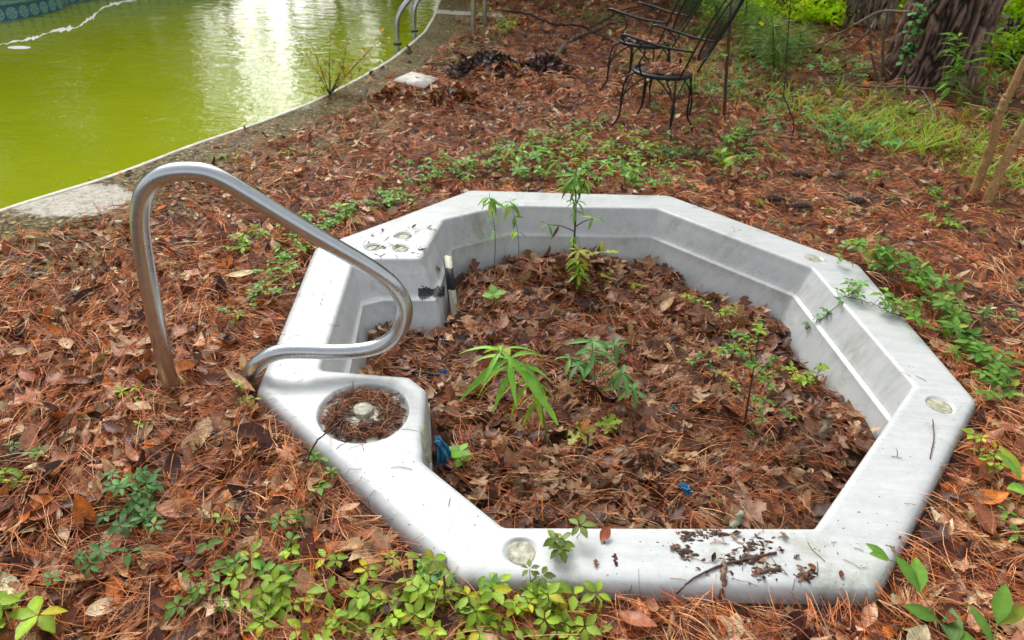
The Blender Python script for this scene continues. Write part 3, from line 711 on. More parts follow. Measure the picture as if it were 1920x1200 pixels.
a = Acc(); fx3 = []
for k in range(60):
    cx_, cy_, sx_, sy_ = random.choice(CL); l, n = hit(random.gauss(cx_, sx_ * .8), random.gauss(cy_, sy_))
    if l[2] > .08: fx3.append(l)
for k in range(26):
    l, n = hit(random.uniform(1100, 1700), random.uniform(1000, 1080))
    if l[2] > .08: fx3.append(l)
for k in range(22):
    l, n = hit(random.uniform(680, 820), random.uniform(425, 482))
    if l[2] > .08: fx3.append(l)
fx3 = np.array(fx3); put_leaves(a, fx3[:, 0], fx3[:, 1], fx3[:, 2] + .003, rng.uniform(.008, .028, len(fx3)), .12, LEAF_COLS * .45)
tag(a.build('leaf_fragments', M['deadleaf']), 'crumbled brown leaf bits stuck to the white rim', 'leaf litter', kind='stuff')

# ------------------------------------------------------------------ sticks and twigs (each a thing)
def stick(px, r, label, z=.02, name='twig', cat='twig', col=(.05, .035, .025), onhit=False, cols=None, group=None, zs=None, rough=.38, side=0):
    pts = []
    for i, (x, y) in enumerate(px):
        if onhit: l, n = hit(x, y); q = l + n * .004
        else:
            q = P(x, y, 0); zz = zs[i] if zs else z
            q = P(x, y, (th(q[0], q[1]) if onhit is None else max(0, g0(q[0], q[1]))) + zz)
            if onhit is None: q = P(x, y, float(th(q[0], q[1])) + zz)
        pts.append(q)
    c = catmull(pts, 7); c[1:-1] += rng.normal(0, 1, c[1:-1].shape) * (r if np.isscalar(r) else r[0]) * rough
    a = Acc(); tube(a, c, r, 8, col)
    for k in range(side):
        i = random.randrange(2, len(c) - 2); d = c[i + 1] - c[i - 1]; d /= np.linalg.norm(d); e = np.cross(d, [0, 0, 1.]) * random.choice((-1, 1)) + d * .8 + np.array([0, 0, random.uniform(0, .3)]); L = random.uniform(.04, .12)
        tube(a, [c[i], c[i] + e * L * .5, c[i] + e * L + np.array([0, 0, -.01])], [(r if np.isscalar(r) else r[0]) * .5, .001], 5, col)
    o = a.build(name, M['wood']); return tag(o, label, cat, group)
stick([(-40, 640), (10, 633), (52, 631)], .011, 'thick black stick poking in at the left edge of the litter', col=(.02, .015, .013), name='stick', cat='stick')
stick([(940, 20), (985, 25), (1040, 45), (1090, 48), (1115, 62), (1150, 78)], [.011, .013, .012, .009], 'long dark fallen branch arching over the litter left of the chairs', name='fallen_branch', cat='branch', col=(.035, .022, .017), zs=[.34, .3, .22, .16, .08, .02])
stick([(1030, 112), (1050, 98), (1058, 84), (1075, 76), (1110, 58), (1160, 40), (1210, 18)], [.035, .03, .024, .016, .009], 'crooked mossy fallen limb with a sawn lower end', name='fallen_branch', cat='branch', col=(.10, .07, .045), zs=[.02, .04, .05, .06, .1, .16, .3])
stick([(1000, 150), (1003, 110), (980, 75), (955, 50)], .005, 'thin bare twig rising over the dark leaf pile', zs=[.02, .05, .12, .2], side=2)
stick([(1020, 118), (1080, 125), (1110, 128), (1130, 112), (1160, 125), (1190, 140)], .006, 'thin pale twig snaking on the litter behind the front chair legs', col=(.16, .11, .07), z=.03)
stick([(1085, 70), (1100, 40), (1120, 20), (1150, -10)], .006, 'pale bare branch leaning up left of the rear chair', col=(.22, .15, .09), zs=[.03, .2, .4, .6], side=2)
stick([(1105, 72), (1108, 35), (1140, 5)], .005, 'second pale bare branch rising beside the leaning one', col=(.26, .19, .11), zs=[.03, .3, .6])
stick([(1100, 55), (1140, 34), (1170, 18), (1230, 5)], .009, 'dark curved branch reaching up to the rear chair arm', col=(.06, .04, .03), zs=[.1, .25, .4, .55], side=2)
stick([(1080, 130), (1050, 100), (1010, 88)], .007, 'short brown twig beside the mossy limb', zs=[.02, .04, .03])
stick([(930, 340), (880, 330), (830, 325), (790, 335)], .004, 'fine brown vine runner behind the tub', z=.03)
stick([(1640, 163), (1720, 165), (1790, 173), (1850, 190), (1900, 215)], .011, 'long grey fallen branch lying in front of the big pine', name='fallen_branch', cat='branch', col=(.18, .14, .11), z=.03, side=4)
stick([(1500, 168), (1570, 160), (1640, 163)], .008, 'short grey branch on the litter left of the big pine', name='fallen_branch', cat='branch', col=(.16, .12, .09), z=.03, side=2)
stick([(1730, 170), (1745, 195), (1752, 230)], .007, 'small grey forked twig before the big pine', col=(.2, .16, .12), z=.03)
stick([(1460, 90), (1530, 85), (1600, 48), (1650, 22), (1710, 22)], [.005, .008, .009], 'bare pale branch leaning across the rear trunk', name='fallen_branch', cat='branch', col=(.2, .16, .11), zs=[.1, .2, .5, .75, .8], side=6)
stick([(1560, 98), (1600, 85), (1630, 55), (1640, 40)], .008, 'thin crooked twig below the rear trunk branch', col=(.18, .14, .1), zs=[.05, .15, .35, .45])
stick([(1660, 495), (1740, 520), (1810, 540), (1880, 560), (1930, 580)], .007, 'long lichened stick on the needles right of the tub', name='stick', cat='stick', col=(.14, .10, .07), z=.03, side=3)
stick([(640, 402), (560, 500)], .002, 'straight thin brown stalk left of the tub', z=.03)
stick([(810, 255), (790, 320), (765, 355), (700, 385)], .004, 'slender dark runner curving over litter behind the tub', z=.03, col=(.08, .035, .02))
stick([(400, 505), (365, 540), (362, 570), (368, 610)], .0045, 'pale curved twig on the litter right of the tall rail post', col=(.3, .24, .18), z=.03)
stick([(740, 690), (800, 700), (870, 708), (940, 690)], .006, 'dark twig lying across the leaves inside the tub', onhit=None, z=.05, col=(.045, .03, .022))
stick([(960, 600), (1010, 598), (1060, 590)], .007, 'short knobbly twig on leaves in the far part of the tub', onhit=None, z=.05, col=(.09, .06, .045))
stick([(1085, 870), (1102, 830), (1100, 812)], .004, 'short upright twig in the leaves near the tub centre', onhit=None, zs=[.04, .08, .14], col=(.1, .06, .045))
stick([(1545, 830), (1555, 780)], .014, 'stubby broken grey stick inside the tub at the right', onhit=None, zs=[.03, .09], name='stick', cat='stick', col=(.16, .11, .07))
stick([(1370, 990), (1392, 960)], .010, 'stubby lichened stick at the front inner edge of the tub', onhit=None, zs=[.05, .07], name='stick', cat='stick', col=(.25, .26, .17))
stick([(1268, 1112), (1300, 1085), (1352, 1062), (1410, 1048), (1455, 1038)], [.0022, .0035, .004], 'forked brown twig lying on the front rim', onhit=True, col=(.10, .05, .035))
stick([(1352, 1122), (1355, 1085), (1358, 1055)], [.008, .0075, .006], 'rotten pale bark sliver hanging over the front rim', onhit=True, name='bark_sliver', cat='bark', col=(.2, .12, .07))
stick([(570, 880), (592, 830), (625, 800), (655, 775)], .0028, 'dark reddish stalk sticking out of the filter recess', onhit=False, zs=[.02, .1, .11, .1], col=(.07, .03, .02))
stick([(665, 492), (700, 470), (730, 445)], .0014, 'fine needle resting on the control caps', onhit=True, col=(.12, .05, .035))
stick([(712, 482), (740, 468), (752, 462)], .0014, 'short fine needle across the nearest control cap', onhit=True, col=(.12, .05, .035))
stick([(1743, 862), (1750, 820), (1748, 788)], .0016, 'curved red needle on the right corner of the rim', onhit=True, col=(.14, .03, .02))
stick([(832, 1080), (836, 1150)], .003, 'dark red broken stalk at the front of the tub', zs=[.1, .02], col=(.12, .03, .02))

# big identifiable fallen leaves
def bigleaf(px, py, size, yaw, label, col, t=0, onhit=False, tilt=.15, z=.035, on=None):
    if onhit: l, n = hit(px, py); q = l + np.array([0, 0, .008])
    elif on == 'tub': q = P(px, py, 0); q = P(px, py, float(th(q[0], q[1])) + .055); q = P(px, py, float(th(q[0], q[1])) + .055)
    else: q = P(px, py, 0); q = P(px, py, max(0, g0(q[0], q[1])) + z)
    a = Acc(); V, F, tip = LT[t]; V = V - np.array([.5, 0, 0]); replicate(a, V, F, rotmats(np.array([yaw]), np.array([tilt]), np.array([tilt])), q[None], np.array([size]), np.array([col]), tip)
    tag(a.build('fallen_leaf', M['deadleaf']), label, 'leaf')
bigleaf(1133, 1007, .05, 1.1, 'single rust brown leaf on the white front rim', (.28, .08, .04), 1, True)
bigleaf(765, 1085, .15, .5, 'large pale yellow lobed leaf at the front corner of the tub', (.5, .45, .12), 5)
bigleaf(465, 1035, .15, .8, 'long narrow tan leaf on the litter at bottom left', (.45, .31, .17), 2)
bigleaf(384, 958, .06, 1.2, 'small oval tan leaf left of the front creepers', (.45, .31, .19), 1)
bigleaf(118, 715, .07, .25, 'yellow orange leaf on the litter at the left', (.5, .22, .02), 0)
bigleaf(215, 720, .11, .2, 'pale tan leaf beside the foot of the tall rail post', (.5, .33, .18), 2)
bigleaf(30, 815, .11, -.4, 'pale cream leaf at the left edge', (.55, .4, .25), 1)
bigleaf(1180, 635, .13, 2.0, 'upright pale lobed leaf among the leaves in the tub', (.4, .24, .13), 3, on='tub', tilt=.7)
bigleaf(980, 940, .13, 2.6, 'curled lobed maple leaf near the front inner rim', (.34, .2, .15), 5, on='tub', tilt=.3)
bigleaf(1390, 900, .14, 1.6, 'large brown lobed leaf near the front right of the tub', (.30, .15, .10), 5, on='tub', tilt=.3)
bigleaf(1400, 965, .13, .4, 'broad dull brown leaf against the front inner rim', (.33, .18, .12), 3, on='tub', tilt=.25)
bigleaf(965, 555, .17, .3, 'wide wet brown leaf in the far left of the tub', (.25, .12, .08), 5, on='tub', tilt=.2)
bigleaf(820, 507, .045, -1.1, 'small dark brown bud leaf stuck to the housing wall', (.10, .07, .03), 1, True, tilt=-1.0)
bigleaf(1046, 436, .07, 1.5, 'curled brown leaf hanging from the sapling twig', (.2, .07, .03), 4, False, tilt=1.1, z=.0) if False else None

# ------------------------------------------------------------------ blue scraps
a = Acc(); l, n = hit(812, 850)
for k in range(34):
    x0, y0 = 817 + random.uniform(-3, 8), 822 + random.uniform(-6, 6); x1, y1 = 832 + random.uniform(-14, 14), 890 + random.uniform(-12, 6)
    A0 = P(x0, y0, .0); A1 = P(x1, y1, -.12); mid = (A0 + A1) / 2 + np.array([random.uniform(.0, .03), random.uniform(-.02, .02), random.uniform(0, .02)])
    tube(a, catmull([A0, mid, A1], 4), .003, 5, np.array([(.01, .12, .28), (.02, .2, .42), (.005, .05, .13), (.03, .28, .5)][random.randrange(4)]))
tag(a.build('blue_rope', M['blue']), 'frayed hank of blue plastic fibres hanging beside the filter housing', 'rope')
def scrap(px, py, s, label, col=(.02, .22, .6), n=3):
    q = P(px, py, 0); q = P(px, py, float(th(q[0], q[1])) + .06); q = P(px, py, float(th(q[0], q[1])) + .06); a = Acc()
    for k in range(n):
        e = rng.normal(0, 1, 3); e /= np.linalg.norm(e); f = np.cross(e, rng.normal(0, 1, 3)); f /= np.linalg.norm(f); c = q + rng.normal(0, s * .12, 3) * [1, 1, .2]; G = []
        for i in range(5):
            for j in range(4): G.append(c + e * s * (i / 4 - .5) + f * s * .6 * (j / 3 - .5) + np.cross(e, f) * s * .12 * math.sin(i * 2.1 + j * 1.3))
        a.add(G, [(i * 4 + j, i * 4 + j + 1, (i + 1) * 4 + j + 1, (i + 1) * 4 + j) for i in range(4) for j in range(3)], col)
    tag(a.build('plastic_scrap', M['blue']), label, 'plastic scrap')
scrap(832, 636, .018, 'tiny bright blue plastic scrap behind the dark twig in the tub')
scrap(832, 697, .024, 'small bright blue plastic scrap touching the dark twig in the tub')
scrap(1285, 915, .045, 'crumpled blue plastic wrapper near the front of the tub', (.05, .22, .40), 4)
scrap(1262, 765, .02, 'small teal plastic scrap on needles in the middle of the tub', (.01, .25, .3))
scrap(1388, 660, .018, 'blue plastic speck beside the right plants in the tub', (.02, .1, .45))
scrap(1143, 618, .03, 'pale grey plastic scrap among leaves in the far half of the tub', (.4, .42, .45))

# ------------------------------------------------------------------ stainless hand rail
ft = P(325, 750, 0); an = math.radians(10); nv = (-math.sin(an), math.cos(an), 0)
rp = [(328, 775), (325, 745), (300, 640), (280, 540), (265, 450), (262, 400), (270, 362), (292, 335), (325, 323), (372, 322), (412, 334), (470, 368), (560, 423), (650, 475), (705, 508), (742, 540), (760, 578), (750, 618), (720, 645), (680, 657), (620, 660), (560, 658), (520, 661), (488, 676), (468, 702), (461, 735), (461, 760)]
rp = [PN(x, y, ft, nv) for x, y in rp]; a = Acc(); c = catmull(rp, 10)
for _ in range(10): c[1:-1] = (c[:-2] + 2 * c[1:-1] + c[2:]) / 4
tube(a, c, .0275, 32); tag(a.build('hand_rail', M['steel']), 'bent stainless steel hand rail looping beside the near left corner of the tub', 'hand rail')

# far pool ladder rails
lad = empty('pool_ladder', tuple(P(870, 75)), 'pair of stainless grab rails bridging the coping at the far pool edge', 'pool ladder')
def farrail(dx, dy, px):
    f = P(887, 76) + np.array([dx, dy, 0]); g = P(746, 97, -.05) + np.array([dx, dy, 0]) * .9
    d = g - f; d[2] = 0; zt = .86
    K = [(0, -.1), (0, .3), (.0, .62), (.03, .75), (.12, .84), (.25, .85), (.4, .78), (.6, .63), (.8, .48), (.93, .37), (1.0, .24), (1.0, .0), (1.0, -.35)]
    pts = [f + d * t + np.array([0, 0, z]) for t, z in K]; c = catmull(pts, 8)
    for _ in range(6): c[1:-1] = (c[:-2] + 2 * c[1:-1] + c[2:]) / 4
    a = Acc(); tube(a, c, .0275, 20); r = a.build('rail', M['steel'], lad)
    a = Acc(); ang = np.arange(24) * 2 * np.pi / 24; tube(a, np.stack([g[0] + .035 * np.cos(ang), g[1] + .035 * np.sin(ang), np.full(24, .03)], -1), .012, 8, closed=True); a.build('collar', M['black'], r)
farrail(0, 0, 0); e_ = P(905, 62) - P(887, 76); farrail(e_[0], e_[1] + .35, 0)

# pale square tile on the litter
q = [P(738, 149, .06), P(772, 134, .06), P(821, 146, .06), P(795, 163, .06)]
a = Acc(); V = [p_ + [0, 0, 0] for p_ in q] + [p_ - [0, 0, .015] for p_ in q]; a.add(V, [(3, 2, 1, 0), (0, 1, 5, 4), (1, 2, 6, 5), (2, 3, 7, 6), (3, 0, 4, 7)])
tag(a.build('square_tile', M['paper'], smooth=False), 'pale square tile lying flat on the litter by the coping', 'tile')

# ------------------------------------------------------------------ wrought iron chairs
def mat_mesh():
    m, nt, b = newmat('iron_mesh'); b.inputs['Base Color'].default_value = (.02, .022, .024, 1); b.inputs['Roughness'].default_value = .45
    co = tc(nt, (1, 1, 1), (0, 0, 0)); ck = noise(nt, co, 250, 2); bump(nt, b, ck, .3, .002); return m
def chair(cx, cy, yaw, z0, label):
    """seat disc at local origin; sitter faces local +x; back at -x"""
    root = empty('patio_chair', (cx, cy, z0), label, 'chair', 'black wrought iron patio chairs')
    c_, s_ = math.cos(yaw), math.sin(yaw)
    W = lambda p: np.array([cx + p[0] * c_ - p[1] * s_, cy + p[0] * s_ + p[1] * c_, z0 + p[2]])
    H = .45; R = .212
    a = Acc(); ang = np.arange(40) * 2 * np.pi / 40
    prof = [(R - .02, .012), (R, .012), (R + .006, .0), (R, -.014), (R - .018, -.014), (R - .02, .008)]; k = len(prof)
    V = [W((r * math.cos(t), r * math.sin(t), H + z)) for t in ang for r, z in prof]
    a.add(V, [(i * k + j, i * k + (j + 1) % k, ((i + 1) % 40) * k + (j + 1) % k, ((i + 1) % 40) * k + j) for i in range(40) for j in range(k)]); seat = a.build('seat_ring', M['iron'], root)
    a = Acc(); step = .0125; n = int(R / step)
    for i in range(-n, n + 1):
        v = i * step; h = math.sqrt(max(0, (R - .015) ** 2 - v * v))
        if h > .01:
            tube(a, [W((-h, v, H)), W((0, v, H - .004)), W((h, v, H))], .0015, 4); tube(a, [W((v, -h, H + .001)), W((v, 0, H - .003)), W((v, h, H + .001))], .0015, 4)
    a.build('seat_mesh', M['iron'], root)
    legs = [((.15, .15), (.27, .25), 1), ((.15, -.15), (.27, -.25), 1), ((-.16, .13), (-.24, .2), 0), ((-.16, -.13), (-.24, -.2), 0)]
    for (t0, t1, fr) in legs:
        a = Acc(); sx = t0[0]; sy = t0[1]; zz = [H - .01, H - .05, H * .6, H * .3, .06, 0.0]
        if fr: xs_ = [(sx, sy), (sx * 1.28, sy * 1.2), (sx * 1.36, sy * 1.28), (sx * 1.35, sy * 1.3), (sx * 1.55, sy * 1.45), t1]
        else: xs_ = [(sx, sy), (sx * 1.1, sy * 1.1), (sx * 1.15, sy * 1.15), (sx * 1.2, sy * 1.2), (sx * 1.4, sy * 1.45), t1]
        tube(a, catmull([W((p[0], p[1], z)) for p, z in zip(xs_, zz)], 6), .0075, 8); a.build('leg', M['iron'], root)
    # hoop braces under the seat between neighbouring legs
    a = Acc(); fr_l = [(.27 * .72, .25 * .78), (.27 * .72, -.25 * .78), (-.2, -.165), (-.2, .165)]
    for i in range(4):
        p_, q_ = np.array(fr_l[i]), np.array(fr_l[(i + 1) % 4]); m_ = (p_ + q_) / 2; 
        tube(a, catmull([W((p_[0] * 1.02, p_[1] * 1.02, .13)), W((p_[0] * .98, p_[1] * .98, .28)), W((*(p_ * .72 + q_ * .28), .40)), W((*m_, .44)), W((*(p_ * .28 + q_ * .72), .40)), W((q_[0] * .98, q_[1] * .98, .28)), W((q_[0] * 1.02, q_[1] * 1.02, .13))], 6), .0055, 8)
    a.build('brace', M['iron'], root)
    # back: outer hoop from the seat sides up, oval mesh panel inside, both leaning back
    lean = lambda z: -.20 - (z - H) * .42
    a = Acc(); hoop = [(.17, H), (.2, H + .15), (.235, H + .35), (.2, H + .55), (.1, H + .66), (0, H + .69), (-.1, H + .66), (-.2, H + .55), (-.235, H + .35), (-.2, H + .15), (-.17, H)]
    tube(a, catmull([W((lean(z), y, z)) for y, z in hoop], 7), .0075, 8); a.build('back_hoop', M['iron'], root)
    a = Acc(); t_ = np.arange(36) * 2 * np.pi / 36; oz = H + .37; ov = [(.145 * math.cos(t), oz + .25 * math.sin(t)) for t in t_]
    tube(a, [W((lean(z) - .012, y, z)) for y, z in ov], .0075, 8, closed=True); bp = a.build('back_oval', M['iron'], root)
    a = Acc()
    for i in range(-9, 10):
        v = i / 9.5; h = .25 * math.sqrt(1 - v * v); y = .145 * v; tube(a, [W((lean(oz - h) - .012, y, oz - h)), W((lean(oz) - .022, y, oz)), W((lean(oz + h) - .012, y, oz + h))], .0011, 4)
    for i in range(-15, 16):
        v = i / 15.5; h = .145 * math.sqrt(1 - v * v); z = oz + .25 * v; tube(a, [W((lean(z) - .012, -h, z)), W((lean(z) - .022, 0, z)), W((lean(z) - .012, h, z))], .0011, 4)
    a.build('back_mesh', M['iron'], bp)
    for sg in (1, -1):
        for z0_ in (H + .08, H + .6):
            a = Acc(); t = np.linspace(0, 5.2, 18); r = np.linspace(.035, .012, 18); tube(a, [W((lean(z0_ + rr * math.sin(tt)) - .003, sg * (.165 + rr * math.cos(tt)), z0_ + rr * math.sin(tt))) for tt, rr in zip(t, r)], .004, 6); a.build('scroll', M['iron'], root)
    for sg in (1, -1):
        a = Acc(); y = sg * .225
        tube(a, catmull([W((lean(H + .2) , y, H + .21)), W((-.08, sg * .25, H + .215)), W((.08, sg * .26, H + .235)), W((.21, sg * .25, H + .25)), W((.245, sg * .25, H + .235))], 7), [.007, .009, .0095, .0095, .006], 10); ar = a.build('arm', M['iron'], root)
        a = Acc(); tube(a, catmull([W((.06, sg * .215, H - .005)), W((.075, sg * .25, H + .08)), W((.04, sg * .262, H + .17)), W((.12, sg * .26, H + .235))], 6), .0065, 8); a.build('arm_support', M['iron'], ar)
    return root, W, H, R
def chair_at(px, py, yaw, label):
    q = P(px, py, .46); z = max(0, g0(q[0], q[1])); q = P(px, py, .46 + z); r = chair(q[0], q[1], yaw, z, label)
    a = Acc(); n = 90; rr = .17 * np.sqrt(rng.random(n)); t = rng.uniform(0, 6.28, n); x = q[0] + rr * np.cos(t) + .02; y = q[1] + rr * np.sin(t)
    put_needles(a, x, y, np.full(n, z + .467) + rng.uniform(0, .01, n), rng.uniform(.06, .13, n), rng.uniform(.002, .004, n), t + 1.57, .03); put_leaves(a, x[:25], y[:25], np.full(25, z + .475), rng.uniform(.03, .06, 25), .1, LEAF_COLS * .8)
    return a
YAW = math.radians(147)
a = chair_at(1242, 131, YAW, 'nearer black wrought iron chair with round mesh seat and oval mesh back'); tag(a.build('seat_litter', M['deadleaf']), 'needles and leaves lying on the seat of the nearer iron chair', 'leaf litter', kind='stuff')
a = chair_at(1208, 76, YAW - .05, 'farther black wrought iron chair standing behind the nearer one'); tag(a.build('seat_litter', M['deadleaf']), 'needles and leaves lying on the seat of the farther iron chair', 'leaf litter', kind='stuff')

# ------------------------------------------------------------------ pine cones
def cone(px, py, L, yaw, label, onz=.03):
    q = P(px, py, 0); q = P(px, py, max(0, g0(q[0], q[1])) + onz); a = Acc(); cx = math.cos(yaw); sx = math.sin(yaw)
    ax = np.array([cx, sx, .12]); ax /= np.linalg.norm(ax); x_, y_ = frame(ax); n = 110
    tube(a, [q - ax * L * .5, q - ax * L * .2, q + ax * L * .3, q + ax * L * .5], [L * .1, L * .2, L * .18, L * .05], 8, (.06, .035, .025))
    for k in range(n):
        u = k / n; r = L * .26 * math.sin(math.pi * (.12 + .83 * u)) ** .8; t = k * 2.39996; d = x_ * math.cos(t) + y_ * math.sin(t); c = q + ax * L * (u - .5); s = L * .07; tt = np.cross(ax, d)
        b0 = c + d * r * .55; tipp = c + d * r * 1.05 + ax * s * .6
        a.add([b0 - tt * s * .5, b0 + tt * s * .5, tipp + tt * s * .75, tipp - tt * s * .75, tipp + ax * s * .5 - d * s * .2 - tt * s * .3, tipp + ax * s * .5 - d * s * .2 + tt * s * .3], [(0, 1, 2, 3), (3, 2, 5, 4)], (np.array([.16, .10, .075]) if k % 3 else np.array([.24, .17, .13])) * random.uniform(.7, 1.2))
    tag(a.build('pine_cone', M['wood'], smooth=False), label, 'pine cone', 'pine cones on the needles right of the tub' if px > 500 else None)
cone(1505, 327, .13, -.5, 'left of the two upper pine cones on the needles'); cone(1573, 328, .10, .6, 'right one of the two upper pine cones')
cone(1327, 340, .10, 1.0, 'lone pine cone nearest behind the tub rim'); cone(1447, 371, .12, -.3, 'lower left pine cone, half sunk in needles')
cone(1502, 385, .11, -.3, 'lowest pine cone close to the far rim'); cone(1603, 376, .13, -.1, 'rightmost lower pine cone on the needles')
cone(8, 868, .13, .7, 'grey pine cone at the left edge among tan leaves')

# ------------------------------------------------------------------ plants
G_MID = np.array([.12, .26, .035]); G_BRIGHT = np.array([.27, .42, .03]); G_BLUE = np.array([.11, .27, .075]); G_YEL = np.array([.38, .40, .06]); G_DARK = np.array([.06, .13, .03])
OV = leaf_tpl(8, .27, .18, .16, .06, .45); LAN = leaf_tpl(6, .11, .35, .10, 0, .45); LANS = leaf_tpl(7, .085, .75, .10, 0, .45); OAK = leaf_tpl(9, .30, .15, .08, 0, .62, lobes=(.4, 1.1, .65, 1.15, .8)); BROAD = leaf_tpl(8, .34, .1, .1, .03, .5)
def put1(acc, tpl, pos, d, size, col, roll=0., wide=1.):
    """one leaf at pos growing along unit direction d"""
    d = np.asarray(d, float); d /= np.linalg.norm(d); yaw = math.atan2(d[1], d[0]); pit = math.asin(np.clip(d[2], -1, 1))
    R = rotmats(np.array([yaw]), np.array([pit]), np.array([roll])); V, F, tip = tpl
    replicate(acc, V, F, R, np.asarray(pos)[None], np.array([[size, size * wide, size]]), (np.asarray(col) * random.uniform(.62, 1.25) * (np.array([1.9, 1.15, .8]) if random.random() < .07 else 1))[None], tip)
def palmate(acc, sacc, base, h, size, col, n=5, scol=(.14, .10, .04), tilt=.35, lean=None):
    ld = lean if lean is not None else np.array([random.gauss(0, .35), random.gauss(0, .35), 1.]); ld = ld / np.linalg.norm(ld)
    top = base + ld * h; tube(sacc, [base, (base + top) / 2 + np.array([random.gauss(0, .004), random.gauss(0, .004), 0]), top], .0011, 4, scol)
    y0 = random.uniform(0, 6.28); nx_, ny_ = frame(np.array([random.gauss(0, tilt), random.gauss(0, tilt), 1.]))
    col = col * random.uniform(.75, 1.25)
    for k in range(n):
        t = y0 + k * 2 * np.pi / (n + .35); d = nx_ * math.cos(t) + ny_ * math.sin(t) + np.array([0, 0, random.uniform(-.05, .12)])
        put1(acc, OV, top + d * .004, d, size * random.uniform(.8, 1.1) * (1.1 if k == n // 2 else 1), col, random.gauss(0, .2))
def clump(px, name, label, size, col, n=18, spread=.08, hh=(.02, .07), leafn=5, z=None, cat='creeper', surf=None, group=None):
    """vine along pixel path: stem part and foliage part"""
    pts = []
    for x, y in px:
        if surf == 'tub': l, nn_ = hit(x, y); q = l.copy(); q[2] += .01
        elif surf == 'litter': q = P(x, y, 0); q = P(x, y, float(th(q[0], q[1])) + .03); q = P(x, y, float(th(q[0], q[1])) + .04)
        else: q = P(x, y, 0); q = P(x, y, max(0, g0(q[0], q[1])) + .025)
        pts.append(q)
    root = empty(name, tuple(pts[0]), label, cat, group); c = catmull(pts, max(3, n // 3)); s = Acc(); f = Acc()
    tube(s, c + rng.normal(0, .002, c.shape), .0018, 5, (.16, .09, .04))
    for k in range(n):
        c0_ = c[random.randrange(len(c))]; q = c0_ + np.array([random.gauss(0, spread), random.gauss(0, spread), 0]) * .7
        if surf is None: 
            if float(inpoly(np.array([q[0]]), np.array([q[1]]), OUT)[0]) > -.01:
                if 'climbing' not in label and 'overhanging' not in label: continue
                q[2] = max(q[2], .105)
            else: q[2] = max(0, g0(q[0], q[1])) + .02
        tube(s, [c0_, (c0_ + q) / 2 + np.array([0, 0, .006]), q + np.array([0, 0, .001])], .0012, 4, (.16, .09, .04))
        palmate(f, s, q, random.uniform(*hh), size * random.uniform(.65, 1.15), col, leafn if random.random() < .8 else 3)
    s.build('stem', M['stem'], root); f.build('foliage', M['leaf'], root); return root
GC = 'creeper patches round the tub'
# foreground
clump([(450, 1190), (560, 1150), (680, 1150), (800, 1140), (900, 1165), (1000, 1150), (1080, 1140)], 'creeper', 'dense bright green creeper along the bottom edge before the tub', .040, G_BRIGHT, 130, .11, (.02, .07), group=GC)
clump([(700, 1090), (780, 1075), (860, 1100), (960, 1110), (1010, 1090)], 'creeper', 'pale blue green creeper leaves against the front left rim corner', .028, G_BLUE * 1.2, 26, .05, (.02, .06), group=GC)
clump([(980, 1130), (1020, 1090), (1040, 1060), (1065, 1040)], 'creeper', 'small red tinged creeper shoot climbing onto the front rim', .036, np.array([.15, .22, .04]), 9, .015, (.02, .05), group=GC)
clump([(330, 1140), (400, 1110), (450, 1060), (520, 1100)], 'creeper', 'scattered green creeper sprigs at bottom left centre', .034, G_MID * 1.3, 14, .06, group=GC)
clump([(500, 960), (560, 930), (620, 890), (610, 870)], 'creeper', 'creeper sprigs below the filter corner', .032, G_MID * 1.5, 9, .035, group=GC)
clump([(130, 1080), (200, 1040), (260, 1000), (250, 940), (300, 930)], 'low_shrub', 'blue green seedling thicket at bottom left', .030, G_BLUE, 34, .055, (.03, .10), cat='plant')
clump([(0, 1185), (40, 1180), (80, 1170)], 'creeper', 'out of focus bright leaves in the bottom left corner', .055, G_BRIGHT, 4, .03, (.05, .1), group=GC)
clump([(0, 910), (25, 905), (50, 910)], 'creeper', 'bright green sprig at the left edge', .035, G_BRIGHT, 5, .02, group=GC)
clump([(60, 850), (90, 855)], 'creeper', 'pale little sprig beside the left pine cone', .025, G_BLUE * 1.2, 3, .02, group=GC)
clump([(400, 1010), (440, 1020), (470, 1050), (430, 1070)], 'creeper', 'few rounded green leaves right of the narrow tan leaf', .038, G_MID * 1.5, 6, .03, leafn=3, group=GC)
clump([(520, 1050), (540, 1080), (570, 1040), (545, 1000)], 'creeper', 'dark and bright leaf pair before the rim', .036, G_MID * 1.3, 8, .03, leafn=3, group=GC)
clump([(470, 760), (468, 735), (480, 725)], 'creeper', 'small bright sprig at the lower foot of the hand rail', .03, G_BRIGHT, 5, .015, group=GC)
clump([(255, 805), (300, 790), (250, 760), (270, 745)], 'creeper', 'tiny pale leaves around the foot of the tall rail post', .025, G_BRIGHT, 6, .04, group=GC)
clump([(450, 600), (480, 580), (500, 545), (520, 510)], 'creeper', 'line of small green leaves left of the tub rim', .026, G_MID * 1.5, 20, .05, group=GC)
clump([(520, 560), (530, 510), (560, 480), (570, 440), (540, 410)], 'creeper', 'thick green creeper band against the left rim corner', .030, G_MID * 1.5, 62, .06, group=GC)
clump([(450, 470), (480, 460), (520, 440), (560, 425)], 'creeper', 'large bright yellow green leaves left of the control corner', .045, G_BRIGHT, 12, .045, (.03, .08), group=GC)
clump([(600, 430), (640, 410), (680, 400), (730, 385), (760, 360)], 'creeper', 'creeper patch behind the control corner', .036, G_MID * 1.4, 50, .10, group=GC)
clump([(400, 300), (440, 298), (480, 292), (560, 290), (610, 290)], 'creeper', 'bright green runner on the litter near the coping', .032, G_BRIGHT, 16, .04, (.01, .03), group=GC)
clump([(780, 345), (830, 320), (880, 330), (930, 300), (980, 320)], 'creeper', 'mixed green creeper behind the far left rim', .034, G_MID * 1.5, 85, .13, (.03, .09), group=GC)
